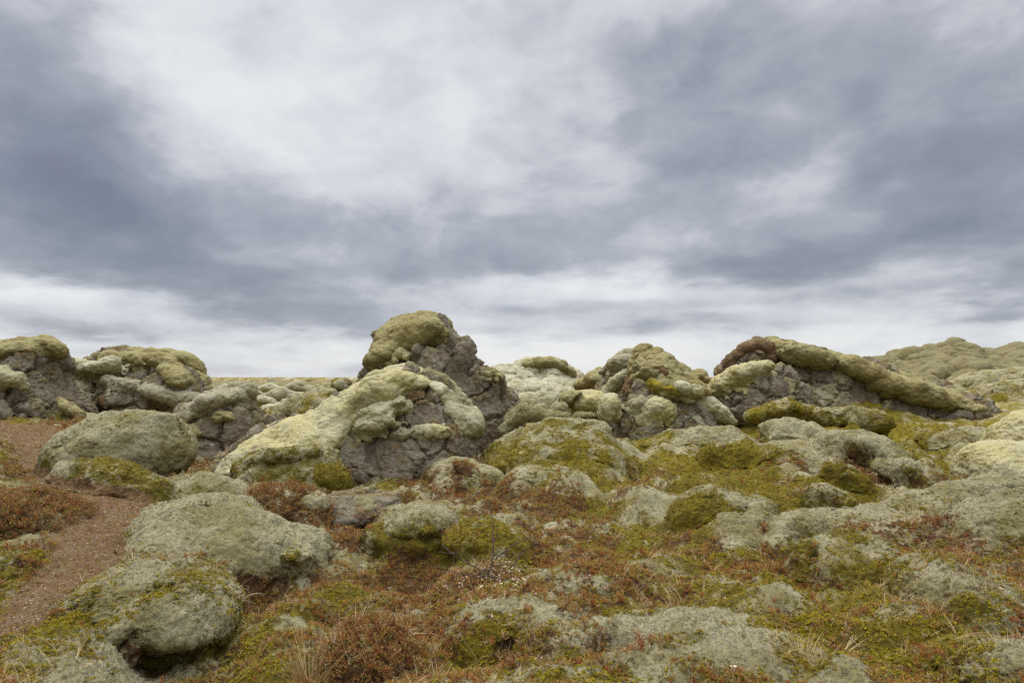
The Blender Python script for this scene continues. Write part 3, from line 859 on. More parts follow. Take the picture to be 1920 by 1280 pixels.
thing('moss_mound', 'pale humped moss ridge with a bushy tip behind the biggest boulder', 'moss mound', (590, 790, 16), [
    ('moss_body', 'grey_moss', [Cc([(490,800,16,22),(540,775,16.2,24),(590,752,16.3,20),(620,736,16.4,17)]), E(600,780,16,50,40,.9,25)], dict(s=.6, k=.2)),
    ('moss_knob', 'olive_moss', [E(640,722,16.3,19,15,.3)], dict(s=.3)),
    ('moss_knob', 'grey_moss', [E(614,742,15.9,19,13,.3,15)], dict(s=.3)),
])

# --- behind and right of the crag
thing('lava_mound', 'broad lumpy moss-covered lava mound just behind the tall crag', 'lava mound', (1010, 790, 24), [
    ('moss_body', 'pale_moss', [O([(880,720),(900,705),(923,692),(956,679),(994,679),(1029,675),(1056,680),(1070,696),(1088,704),(1098,718),(1110,745),(1120,800),(880,810)], 24.5, 2.2, 1.3, 1.4)], dict(kind='lumps', s=1.25, amp=1.0)),
    ('moss_crest', 'olive_moss', [Cc([(990,682,24.0,8),(1030,679,23.8,9),(1055,685,23.6,9),(1072,702,23.6,7)])], dict(kind='lumps', s=.6))])
thing('lava_crag', 'pyramid-shaped crag with orange-brown moss streaks and one round knob on its face', 'lava crag', (1230, 830, 15), [
    ('rock_body', R_, [O([(1138,860),(1150,780),(1158,750),(1168,722),(1180,694),(1194,668),(1219,653),(1236,663),(1254,670),(1270,688),(1292,701),(1308,722),(1316,742),(1334,785),(1342,815),(1340,860)], 15.2, 1.2, .8, 1.2), E(1200,800,14.4,40,50,.5), E(1290,780,14.5,34,50,.5,-15)], dict(kind='rock', s=.8, grow=.1)),
    ('moss_crown', 'olive_moss', [X([(1192,712),(1186,680),(1190,660),(1206,640),(1219,636),(1240,645),(1262,655),(1284,674),(1306,690),(1326,713),(1332,745),(1310,748),(1286,752),(1262,744),(1240,750),(1220,740),(1216,716),(1204,704)], 14.5, .22, .3)], dict(kind='lumps', s=.42, amp=1.0)),
    ('rust_patch', 'rust_moss', [X([(1206,672),(1228,668),(1250,680),(1270,700),(1262,712),(1236,706),(1214,696)], 14.3, .29, .25)], dict(kind='lumps', s=.3)),
    ('rust_patch', 'rust_moss', [(1176,722,12,40,1.0)], dict(mode='skin', T=.05)),
    ('yellow_patch', 'yellow_moss', [X([(1214,708),(1240,710),(1275,722),(1282,738),(1250,744),(1216,734)], 14.3, .28, .25)], dict(kind='lumps', s=.3)),
    ('moss_knob', 'green_moss', [E(1230,769,13.95,28,25,.32,5)], dict(s=.4, amp=.8)),
    ('moss_knob', 'grey_moss', [E(1204,760,14.1,18,19,.25,15)], dict(s=.3)),
    ('moss_shoulder', 'green_moss', [E(1141,765,14.5,19,30,.4,-18)], dict(s=.4, amp=.8)),
    ('moss_tail', 'pale_moss', [Cc([(1318,750,14.4,9),(1336,763,14.2,16),(1356,778,14.1,15),(1374,792,14.0,8)],1.1)], dict(s=.35)),
    ('moss_knob', 'pale_moss', [E(1280,728,14.1,20,11,.25,-20), E(1304,734,14.2,13,11,.25)], dict(kind='lumps', s=.35)),
    ('moss_knob', 'grey_moss', [E(1308,800,14.1,14,11,.25)], dict(s=.25)),
])
thing('lava_boulder', 'lumpy moss boulder stacked behind the pyramid-shaped crag', 'boulder', (1160, 740, 16.5), [
    ('rock_body', R_, [O([(1105,775),(1120,735),(1136,694),(1160,670),(1185,660),(1205,662),(1220,690),(1215,740),(1190,790)], 16.8, .9, .5, .6)], dict(kind='rock', s=.7, grow=.2)),
    ('moss_cap', 'grey_moss', [X([(1120,705),(1132,680),(1155,655),(1185,645),(1220,650),(1225,680),(1190,690),(1160,700)], 16.3, .2, .3), Cc([(1148,686,16.2,12),(1166,680,16.1,13),(1190,676,16.1,11)],1.0)], dict(s=.4)),
    ('moss_ridge', 'pale_moss', [Cc([(1136,736,15.9,10),(1154,718,15.85,12),(1172,702,15.9,10)],1.0)], dict(s=.35)),
])
thing('moss_boulder', 'round moss boulder between the lumpy hill and the pyramid-shaped crag', 'boulder', (1091, 785, 16), [
    ('moss_body', 'green_moss', [E(1100,760,16,33,29,.6,-10), E(1122,762,15.8,16,28,.4)], dict(s=.5)),
    ('dark_brow', 'olive_moss', [E(1062,750,15.75,13,19,.35,-20), E(1078,740,15.7,14,8,.3,20)], dict(s=.35, k=.06)),
    ('moss_foot', 'olive_moss', [E(1095,782,15.5,26,12,.3)], dict(s=.3)),
])
thing('moss_boulder', 'olive moss boulder peeping above the round one', 'boulder', (1118, 735, 20), [
    ('moss_body', 'olive_moss', [E(1120,714,20,27,19,.6,-10), E(1098,722,20.3,24,16,.6), E(1130,698,20.5,14,8,.4)], dict(s=.6, k=.08))])
thing('moss_boulder', 'tiny far boulder on the skyline between the pyramid-shaped crag and the long ridge', 'boulder', (1312, 712, 25), [
    ('moss_body', 'olive_moss', [E(1310,705,25,15,12,.5), E(1322,712,24.7,8,8,.3)], dict(kind='lumps', s=.5, k=.05))])
thing('moss_mound', 'wide pale moss mound with brown pockets in front of the pyramid-shaped crag', 'moss mound', (1050, 885, 12), [
    ('moss_body', 'green_moss', [O([(900,860),(908,840),(934,824),(988,796),(1032,785),(1070,783),(1097,782),(1129,788),(1143,801),(1146,820),(1165,838),(1182,860),(1188,885),(1160,898),(1080,885),(1000,888),(930,890),(905,880)], 12.2, 1.1, .7, 1.1)], dict(s=.7, amp=.9)),
    ('olive_flank', 'olive_moss', [E(1050,848,11.2,60,20,.3,5), E(985,858,11.2,30,14,.25,10)], dict(s=.4)),
    ('moss_shelf', 'pale_moss', [E(1135,860,11.3,46,24,.4,-28)], dict(s=.4)),
])
thing('moss_mound', 'crooked pale moss hump crossing behind the wide mound, below the lumpy hill', 'moss mound', (985, 805, 13.4), [
    ('moss_body', 'grey_moss', [Cc([(946,806,13.3,12),(958,790,13.3,14),(985,774,13.3,17),(1012,776,13.3,14),(1036,782,13.2,12),(1062,782,13.2,11)])], dict(s=.45)),
    ('moss_knob', 'pale_moss', [E(1045,766,13.8,17,10,.3,20)], dict(s=.3))])

# --- the long ridge on the right
thing('lava_outcrop', 'long dark outcrop topped by a thick sausage of olive moss sloping down to one side', 'rock outcrop', (1600, 778, 18), [
    ('rock_body', R_, [O([(1350,800),(1350,700),(1358,675),(1382,654),(1408,642),(1440,637),(1500,648),(1560,664),(1620,680),(1680,702),(1740,724),(1800,750),(1820,775),(1800,810),(1500,815)], 18.6, 1.5, .7, 1.1), E(1700,765,17.6,90,26,.5,-8), E(1560,735,17.6,90,40,.6,-8)], dict(kind='rock', s=.9, grow=.08)),
    ('moss_roll', 'olive_moss', [X([(1440,645),(1450,620),(1500,628),(1556,648),(1560,690),(1520,692),(1480,684),(1455,676)], 17.6, .2, .35), Cc([(1450,656,17.6,15),(1482,660,17.3,20),(1515,667,17.2,21),(1545,676,17.1,18)],1.0)], dict(s=.55, amp=1.0)),
    ('moss_roll', 'olive_moss', [X([(1548,640),(1600,650),(1660,672),(1665,712),(1620,716),(1580,706),(1555,692)], 17.5, .2, .35), Cc([(1566,676,17.3,17),(1594,684,17.1,21),(1624,696,17.0,21),(1650,706,17.0,18)],1.0)], dict(s=.55, amp=1.0)),
    ('moss_roll', 'olive_moss', [X([(1640,665),(1700,685),(1760,710),(1815,740),(1840,768),(1790,772),(1740,764),(1690,750),(1640,735),(1625,715)], 17.4, .2, .4), Cc([(1640,714,17.0,19),(1672,722,16.9,22),(1708,732,16.8,22),(1748,744,16.8,20),(1785,756,16.9,14)],1.0)], dict(s=.55, amp=1.2)),
    ('rust_rim', 'rust_moss', [Cc([(1360,696,17.7,8),(1370,674,17.6,10),(1392,656,17.6,10),(1420,646,17.6,9),(1444,652,17.5,11),(1448,670,17.4,8)],1.0)], dict(s=.3)),
    ('moss_patch', 'grey_moss', [(1550,740,28,20,1.0)], dict(mode='skin', T=.12)),
    ('yellow_foot', 'yellow_moss', [(1625,768,44,14,1.0)], dict(mode='skin', T=.08)),
])
HILLS.append(thing('hill', 'high lumpy moss hill on the skyline beyond the long dark outcrop', 'moss hill', (1820, 740, 34), [
    ('moss_body', 'dark_olive_moss', [O([(1560,780),(1610,690),(1650,674),(1690,664),(1712,657),(1735,662),(1750,655),(1785,648),(1820,651),(1850,660),(1870,655),(1900,653),(1930,660),(1990,656),(2100,670),(2150,760),(2100,800)], 37, 7, 2.6, 1.6)], dict(kind='lumps', s=2.9, amp=1.15, k=.3, vox=.9))]))
thing('moss_mound', 'pale rippled moss shelf at the foot of the high skyline hill', 'moss mound', (1850, 760, 24), [
    ('moss_body', 'pale_moss', [Cc([(1770,735,26,14),(1830,725,25.5,24),(1900,722,25,30),(1980,720,25,34)],1.5), Cc([(1800,752,23.5,10),(1850,745,23,20),(1910,742,22.5,26),(1980,745,22.5,26)],1.5)], dict(kind='lumps', s=1.0, amp=.9, k=.2))])
for i, (px, py, d, r, lab) in enumerate([
    (490,752,30,20,'far pale moss hump just past the upright square boulder'), (528,742,34,26,'far grey moss hump, middle one past the square boulder'), (575,750,31,22,'far moss hump in front of the pale humped ridge'),
    (505,728,48,18,'far low hump under the skyline past the square boulder'), (560,726,50,22,'far low hump in the centre of the skyline gap'), (610,726,46,18,'far low hump where the pale humped ridge meets the skyline'),
    (515,768,25,22,'moss hump in the dip between the square boulder and the pale humped ridge')]):
    thing('moss_hummock', lab, 'moss hummock', (px, py + 8, d), [('moss_body', ['pale_moss', 'grey_moss', 'olive_moss'][i % 3], [Cc([(px - r, py + 4, d, r * .35), (px, py, d - .3, r * .5), (px + r, py + 5, d, r * .35)], 1.4)], dict(kind='lumps', s=1.1, amp=.7))], 'far moss hummocks')
thing('lava_boulder', 'grey boulder with a pale moss saddle in front of the long dark outcrop', 'boulder', (1410, 785, 15.8), [
    ('rock_body', R_, [O([(1325,790),(1330,740),(1350,716),(1392,698),(1440,684),(1478,692),(1498,712),(1510,740),(1500,775),(1400,800)], 16.0, .85, .45, .9)], dict(kind='rock', s=.7)),
    ('moss_saddle', 'green_moss', [Cc([(1334,738,15.6,15),(1352,722,15.5,19),(1380,704,15.4,18),(1412,692,15.4,15),(1438,686,15.4,12)])], dict(s=.45, amp=.8)),
    ('moss_pillow', 'grey_moss', [(1494,738,19.55,12.65,1.0)], dict(mode='skin', T=0.13)),
    ('rust_patch', 'rust_moss', [(1404,706,20.7,10.35,1.0)], dict(mode='skin', T=0.035)),
])
MIDS = [
 ('yellow-topped moss hump under the long dark outcrop', 'olive_moss', (1465, 792, 13.4), [Cc([(1402,782,13.4,8),(1440,768,13.4,12),(1480,762,13.4,14),(1520,776,13.4,12),(1536,788,13.3,6)],1.8)], .45),
 ('flat-topped pale moss hump with a blunt nose below the sausage of moss', 'grey_moss', (1610, 806, 12.9), [Cc([(1540,778,13.1,16),(1590,780,12.9,18),(1630,785,12.8,18),(1654,790,12.7,15)],1.5)], .45),
 ('pale moss ripple below the yellow-topped hump', 'pale_moss', (1510, 820, 11.8), [Cc([(1440,803,12,12),(1480,800,11.9,16),(1520,808,11.7,14),(1546,818,11.6,10)],1.6)], .4),
 ('broad pale moss wave in the middle of the slope', 'pale_moss', (1625, 858, 10.6), [Cc([(1565,826,10.8,18),(1610,828,10.6,22),(1650,840,10.5,20),(1680,856,10.4,12)],1.7)], .45),
 ('small dark knuckle of rock poking out above the brown heather hollow', 'grey_moss', (1600, 912, 8.9), [Cc([(1562,878,9.1,11),(1590,886,8.95,15),(1612,898,8.85,11)],1.1)], .25),
 ('low olive moss hump at the foot of the broad wave', 'olive_moss', (1705, 905, 9.4), [Cc([(1655,872,9.6,14),(1695,880,9.4,18),(1725,894,9.3,13)],1.5)], .35),
 ('grey moss swell close to the pyramid-shaped crag', 'grey_moss', (1290, 838, 13), [Cc([(1215,838,13.2,12),(1260,826,13.2,16),(1310,818,13.1,18),(1360,818,13,14),(1400,832,12.9,9)],1.6)], .5),
 ('long grey moss swell halfway up the slope', 'grey_moss', (1450, 868, 10.9), [Cc([(1340,846,11.3,14),(1400,846,11.1,18),(1460,856,10.9,18),(1520,872,10.6,13)],1.7)], .45),
 ('olive moss hump streaked with yellow beside the heather hollow', 'grey_moss', (1560, 962, 7.8), [Cc([(1505,930,8.1,14),(1545,926,8,20),(1580,938,7.9,17)],1.4)], .35),
 ('slim pale hump behind the twin lobes at the edge', 'pale_moss', (1790, 835, 12), [Cc([(1750,822,12.2,10),(1795,815,12,13),(1835,812,12,12)],1.5)], .35),
]
for lab, mat, base, prims, s in MIDS:
    thing('moss_mound', lab, 'moss mound', base, [('moss_body', mat, prims, dict(s=s))], 'moss mounds on the slope')
thing('moss_boulder', 'smooth double-lobed green moss boulder at the far edge of the slope', 'boulder', (1880, 900, 10.4), [
    ('moss_lobe', 'green_moss', [O([(1868,890),(1872,830),(1882,796),(1908,774),(1940,764),(1990,764),(2030,800),(2030,900),(1900,910)], 10.7, .9, .6, .8)], dict(s=.6, amp=.6)),
    ('moss_lobe', 'green_moss', [O([(1806,890),(1812,854),(1832,834),(1868,824),(1920,826),(2010,840),(2030,960),(1905,965),(1840,945),(1815,920)], 10.1, .85, .6, .9)], dict(s=.6, amp=.6)),
])
thing('moss_mound', 'grey moss hummock with a dark burrow in its yellow flank', 'moss mound', (1335, 970, 8), [
    ('moss_body', 'grey_moss', [E(1335,948,8.1,62,32,.45), ('-E',1342,948,7.55,17,17,.4)], dict(s=.4, k=.08)),
    ('yellow_flank', 'yellow_moss', [E(1302,956,7.88,44,22,.25,12), E(1376,964,7.86,34,14,.2,-10)], dict(s=.3, k=.1)),
])
thing('moss_mound', 'small round brown-topped hummock next to the burrow', 'moss mound', (1418, 955, 8), [
    ('moss_body', 'grey_moss', [E(1418,950,8,28,17,.3)], dict(s=.3))])
thing('moss_mound', 'long pale moss ridge rising towards the edge, furrowed down its flank', 'moss mound', (1640, 1030, 6.6), [
    ('moss_body', 'pale_moss', [Cc([(1455,1035,6.5,30),(1500,1006,6.6,44),(1580,992,6.7,40),(1660,982,6.8,36),(1730,960,6.9,40),(1800,942,7.0,38),(1880,934,7.1,36),(1960,930,7.2,34)], 1.5),
        E(1650,1010,6.3,90,30,.35,10), E(1740,985,6.4,70,30,.35,15)], dict(s=.5, k=.16, amp=.8))])
thing('moss_mound', 'short pale moss tongue with a brown heather top, beside the long furrowed ridge', 'moss mound', (1400, 1030, 6.9), [
    ('moss_body', 'pale_moss', [Cc([(1345,1015,6.8,20),(1372,990,6.9,26),(1420,984,7,26),(1462,988,7,20)], 1.4), E(1390,1015,6.7,40,20,.3)], dict(s=.4)),
    ('heather_patch', 'rust_moss', [E(1450,992,6.85,46,9,.25,-10)], dict(s=.25))])
thing('moss_mound', 'pale moss boulder with a curled rim on one side and a yellow bib', 'moss mound', (1590, 1098, 5.4), [
    ('moss_body', 'pale_moss', [E(1590,1062,5.4,92,52,.5,5), E(1650,1065,5.4,60,40,.45)], dict(s=.45, amp=.7)),
    ('curled_rim', 'grey_moss', [Cc([(1506,1078,5.3,10),(1503,1050,5.35,10),(1512,1030,5.4,10),(1532,1022,5.45,9)], 1.3)], dict(s=.25)),
    ('moss_crest', 'grey_moss', [E(1594,1014,5.45,28,14,.2)], dict(s=.25)),
    ('yellow_bib', 'yellow_moss', [E(1636,1088,5.03,40,30,.14,20)], dict(s=.22)),
])
thing('moss_mound', 'broad grey dome speckled with heather, in front of the yellow-bibbed pale boulder', 'moss mound', (1790, 1160, 4.6), [
    ('moss_body', 'grey_moss', [E(1790,1130,4.65,112,78,.55,-4)], dict(s=.5, amp=.6)),
    ('moss_skirt', 'olive_moss', [E(1840,1150,4.25,60,34,.2,-10)], dict(s=.25))])
thing('moss_mound', 'big sunken grey-green cushion low in the near corner of the yellow hollow', 'moss mound', (1350, 1265, 4), [
    ('moss_body', 'grey_moss', [E(1350,1246,4.1,145,72,.6,-4), E(1280,1206,4.3,90,40,.45)], dict(s=.5, amp=.6)),
    ('moss_crest', 'green_moss', [E(1365,1256,3.7,80,42,.25,-8)], dict(s=.35, amp=.6))])
thing('moss_mound', 'frosted grey moss heap closest to the viewer in the bottom corner', 'moss mound', (1880, 1290, 3.5), [
    ('moss_body', 'grey_moss', [E(1890,1300,3.55,150,88,.5,12)], dict(s=.45))])
thing('moss_mound', 'rippled pale moss bank at the edge, above the grey heap', 'moss mound', (1900, 1060, 5.7), [
    ('moss_body', 'pale_moss', [E(1915,1010,5.8,95,80,.6,10), E(1860,985,5.9,60,40,.4)], dict(s=.4)),])

# --- middle foreground
thing('moss_mound', 'pale cushion with a rusty heather streak at the foot of the biggest boulder', 'moss mound', (868, 908, 10.8), [
    ('moss_body', 'pale_moss', [E(850,885,10.8,48,24,.5,5), E(905,890,10.7,34,19,.4,-10)], dict(s=.4)),
    ('rust_streak', 'rust_moss', [E(872,876,10.4,26,6,.2,-22)], dict(s=.2)),
    ('yellow_flank', 'yellow_moss', [E(868,902,10.3,26,12,.2)], dict(s=.2))])
thing('moss_mound', 'flat pale moss slab in front of the wide pale mound', 'moss mound', (1025, 905, 10.6), [
    ('moss_body', 'pale_moss', [E(1025,896,10.6,75,20,.55,3)], dict(s=.4, amp=.7))])
thing('lava_slab', 'flat pinkish-grey gravelly slab in front of the yellow-green mound', 'rock slab', (670, 960, 8.8), [
    ('rock_body', R_, [E(672,956,8.8,86,25,.85,5), E(640,950,8.9,50,22,.5,8)], dict(kind='rock', s=.6, amp=.45)),
    ('heather_edge', 'rust_moss', [(700,966,50,9,1.0)], dict(mode='skin', T=.02))])
thing('moss_mound', 'silvery moss cushion with dark olive front above the heather hollow', 'moss mound', (770, 1000, 7.4), [
    ('moss_body', 'pale_moss', [E(785,980,7.5,72,36,.55,5)], dict(s=.4, amp=.7)),
    ('olive_front', 'olive_moss', [E(735,1004,7.3,50,22,.35,-10), E(790,1012,7.25,44,18,.35)], dict(s=.25, spread=.16)),
    ('yellow_tuft', 'yellow_moss', [E(800,992,7.1,22,12,.2)], dict(s=.2))])
thing('moss_mound', 'low grey hummock under brown heather next to the bare sapling', 'moss mound', (1110, 1108, 5.5), [
    ('moss_body', 'grey_moss', [E(1108,1098,5.5,98,30,.45)], dict(s=.35)),
    ('heather_top', 'rust_moss', [E(1120,1084,5.3,60,15,.3)], dict(s=.2))])
thing('moss_mound', 'dark hollowed hummock with a black gap beneath, in the near middle', 'moss mound', (950, 1215, 4.6), [
    ('moss_body', 'olive_moss', [E(920,1178,4.65,80,40,.45,5), ('-E',950,1218,4.3,26,26,.6)], dict(s=.35, k=.08)),
    ('grey_side', 'grey_moss', [E(1030,1180,4.65,78,36,.45,-8)], dict(s=.3))])
thing('moss_mound', 'yellow-green moss clump with a dark pocket beside the silvery cushion', 'moss mound', (905, 1020, 6.9), [
    ('moss_body', 'yellow_moss', [E(890,1004,7.0,60,22,.5,8), E(940,1016,6.9,50,16,.4)], dict(s=.3, spread=.22))])

# --- left foreground
thing('moss_mound', 'wide rippled pale moss bank sloping down from the footpath', 'moss mound', (430, 1070, 6.2), [
    ('moss_body', 'pale_moss', [E(390,1005,6.6,120,66,1.0,-14), E(470,1030,6.3,100,60,.7,-18), E(550,1025,6.4,60,36,.5,-12), E(330,1055,5.8,70,50,.5)], dict(s=.45, k=.16, amp=.95)),
    ('olive_pocket', 'olive_moss', [E(558,1040,5.95,32,17,.2)], dict(s=.2)),
    ('olive_pocket', 'olive_moss', [E(360,1068,5.45,28,18,.2,-20)], dict(s=.2)),
    ('yellow_fringe', 'yellow_moss', [Cc([(225,1075,5.5,7),(265,1055,5.7,9),(310,1003,6.1,7)])], dict(s=.2))])
thing('moss_mound', 'great rounded moss boulder overhanging a black hollow, nearest to the footpath', 'boulder', (280, 1260, 4.2), [
    ('moss_cover', 'green_moss', [E(270,1154,4.85,158,82,.85,-4), E(185,1162,4.5,80,50,.5,24), E(355,1152,4.6,75,56,.5,-20), ('-E',300,1282,4.05,135,52,.42,-3)], dict(s=.5, amp=.9, k=.14, spread=.09)),
    ('dark_flank', 'olive_moss', [E(190,1192,4.12,66,24,.14,14)], dict(s=.25, spread=.05)),
    ('hanging_heather', 'rust_moss', [E(240,1222,4.15,24,26,.08)], dict(s=.15, spread=.03))])
thing('moss_mound', 'yellow and grey moss mound beside the black hollow, nearest to the viewer', 'moss mound', (80, 1290, 3.7), [
    ('moss_body', 'yellow_moss', [E(85,1270,3.75,115,78,.4,-10)], dict(s=.35)),
    ('grey_side', 'grey_moss', [E(130,1288,3.48,62,44,.18,-10)], dict(s=.25))])
thing('moss_mound', 'frosty grey-blue moss lump across the footpath from the rippled bank', 'moss mound', (10, 1110, 5), [
    ('moss_body', 'grey_moss', [E(5,1086,5,66,42,.4,-6)], dict(s=.3)),
    ('dark_flank', 'olive_moss', [E(15,1118,4.75,40,24,.2)], dict(s=.2))])
thing('heather_mound', 'red-brown heather hummock rising over the near side of the footpath', 'heather mound', (45, 990, 6.5), [
    ('moss_body', 'rust_moss', [E(40,968,6.5,92,40,.6,-8)], dict(s=.35))])
thing('heather_mound', 'rusty bell-shaped heather hummock with a pale cap on one shoulder', 'heather mound', (530, 980, 8), [
    ('moss_body', 'rust_moss', [E(525,955,8,72,42,.5,-4), E(580,965,8,34,34,.4)], dict(s=.35)),
    ('moss_cap', 'grey_moss', [E(586,940,8.0,32,18,.3,-15)], dict(s=.2))])
thing('heather_mound', 'dark bushy heather hummock behind the dry grass tuft', 'heather mound', (690, 1270, 4.1), [
    ('moss_body', 'rust_moss', [E(690,1222,4.15,74,44,.3)], dict(s=.25))])

for i, (px, py, d, r) in enumerate([(478,719,75,16),(512,716,95,15),(545,719,80,20),(585,717,100,18),(622,718,85,16),(662,717,95,18),(436,718,90,14),(1105,716,90,14),(700,719,80,14),(600,738,42,20),(540,757,29,18),(480,738,44,14),(640,748,36,18),(565,735,55,16)]):
    thing('moss_hummock', 'small far moss hummock in the bumpy lava field below the skyline', 'moss hummock', (px, py + 10, d), [('moss_body', ['olive_moss', 'grey_moss', 'pale_moss'][i % 3], [Cc([(px - r, py + 5, d, r * .36), (px - r * .1, py, d - .4, r * .5), (px + r, py + 6, d, r * .36)], 1.4)], dict(kind='lumps', s=.02 * d, amp=.8))], 'far small moss hummocks')

HILLS.append(thing('hill', 'low lumpy moss rise filling the skyline gap between the square boulder and the tall crag', 'moss hill', (560, 742, 62), [
    ('moss_body', 'dark_olive_moss', [O([(330,750),(350,722),(400,717),(450,716),(500,718),(540,714),(580,717),(620,714),(680,717),(730,718),(800,724),(820,750)], 63, 6, .9, 1.8)], dict(kind='lumps', s=2.0, amp=.8, k=.3))]))
for h in HILLS:
    h['kind'] = 'structure'; del h['category']


# ------------------------------------------------------------------ small plants
class MB:
    def __init__(self): self.v = []; self.f = []
    def quad(self, pts):
        i = len(self.v); self.v += [tuple(p) for p in pts]; self.f.append((i, i + 1, i + 2, i + 3))
    def leaf(self, base, d, length, width, side=None):
        d = Vector(d).normalized(); side = Vector(side) if side else d.cross(Vector((random.uniform(-1, 1), random.uniform(-1, 1), random.uniform(-.3, 1))))
        if side.length < 1e-4: side = Vector((1, 0, 0))
        side.normalize(); b = Vector(base)
        self.quad([b, b + d * length * .5 + side * width * .5, b + d * length, b + d * length * .5 - side * width * .5])
    def tube(self, pts, rad, n=5):
        rings = []
        for k, (p, r) in enumerate(zip(pts, rad)):
            p = Vector(p); a = Vector(pts[max(k - 1, 0)]); b = Vector(pts[min(k + 1, len(pts) - 1)])
            t = (b - a).normalized(); u = t.orthogonal().normalized(); w = t.cross(u)
            i = len(self.v)
            for j in range(n):
                q = 2 * math.pi * j / n
                self.v.append(tuple(p + (u * math.cos(q) + w * math.sin(q)) * r))
            rings.append(i)
        for a, b in zip(rings[:-1], rings[1:]):
            for j in range(n):
                self.f.append((a + j, a + (j + 1) % n, b + (j + 1) % n, b + j))
    def blade(self, base, d, length, width, bend, seg=5):
        d = Vector(d).normalized(); side = d.cross(Vector((random.uniform(-1, 1), random.uniform(-1, 1), 0.1))).normalized()
        pts = []; p = Vector(base)
        for k in range(seg + 1):
            w = width * (1 - k / seg) * .5 + .0002
            pts.append((p - side * w, p + side * w))
            d = (d + Vector(bend) / seg).normalized(); p = p + d * length / seg
        for (a, b), (c, e) in zip(pts[:-1], pts[1:]): self.quad([a, b, e, c])
    def mesh(self, name, mat):
        me = make_mesh(name, np.array(self.v, F32), np.array(self.f, np.int32), smooth=False)
        me.materials.append(M[mat]); return me

def sprig_heather():
    m = MB()
    for s in range(6):
        a = random.uniform(0, 6.28); t = random.uniform(.1, .75)
        d = Vector((math.cos(a) * t, math.sin(a) * t, 1)).normalized(); L = random.uniform(.6, 1.05)
        p = Vector((random.uniform(-.2, .2), random.uniform(-.2, .2), -.1)); side = d.orthogonal().normalized()
        m.quad([p - side * .02, p + side * .02, p + d * L + side * .008, p + d * L - side * .008])
        for k in range(11):
            q = p + d * L * (.25 + .75 * k / 10)
            b = random.uniform(0, 6.28)
            m.leaf(q, d * .8 + Vector((math.cos(b), math.sin(b), .1)), random.uniform(.14, .24), .075)
    return m
def sprig_rosette():
    m = MB()
    for s in range(3):
        c = Vector((random.uniform(-.4, .4), random.uniform(-.4, .4), random.uniform(-.1, .15)))
        for k in range(9):
            a = random.uniform(0, 6.28); t = random.uniform(.25, 1.3)
            m.leaf(c, (math.cos(a) * t, math.sin(a) * t, .7), random.uniform(.35, .62), .17)
    return m
def sprig_tuft():
    m = MB()
    for k in range(16):
        a = random.uniform(0, 6.28); t = random.uniform(.1, 1.3)
        m.leaf((random.uniform(-.4, .4), random.uniform(-.4, .4), -.15), (math.cos(a) * t, math.sin(a) * t, 1), random.uniform(.4, .75), .12)
    return m
def sprig_blade():
    m = MB()
    for k in range(3):
        a = random.uniform(0, 6.28); t = random.uniform(.1, .9)
        m.blade((random.uniform(-.05, .05), random.uniform(-.05, .05), -.05), (math.cos(a) * t, math.sin(a) * t, 1), random.uniform(.6, 1.1), .016, (math.cos(a + 1) * .9, math.sin(a + 1) * .9, -.3))
    return m
def sprig_stone():
    m = MB(); n = 7
    for r in range(4):
        for j in range(n):
            a = 6.283 * (j + .5 * r) / n; q = [.55, .95, .7, .15][r] * random.uniform(.75, 1.15)
            m.v.append((math.cos(a) * q, math.sin(a) * q * .8, [-.35, -.05, .32, .46][r] * random.uniform(.8, 1.2)))
    for r in range(3):
        for j in range(n): m.f.append((r * n + j, r * n + (j + 1) % n, (r + 1) * n + (j + 1) % n, (r + 1) * n + j))
    return m
def sprig_leaf():
    m = MB()
    for k in range(2):
        a = random.uniform(0, 6.28)
        m.leaf((random.uniform(-.5, .5), random.uniform(-.5, .5), .15), (math.cos(a), math.sin(a), random.uniform(.1, .6)), 1, .7)
    return m

def source(name, fn, mat, n):
    c = bpy.data.collections.new(name)
    for i in range(n):
        c.objects.link(bpy.data.objects.new(name + '_sprig', fn().mesh(name + '_sprig', mat)))
    return c

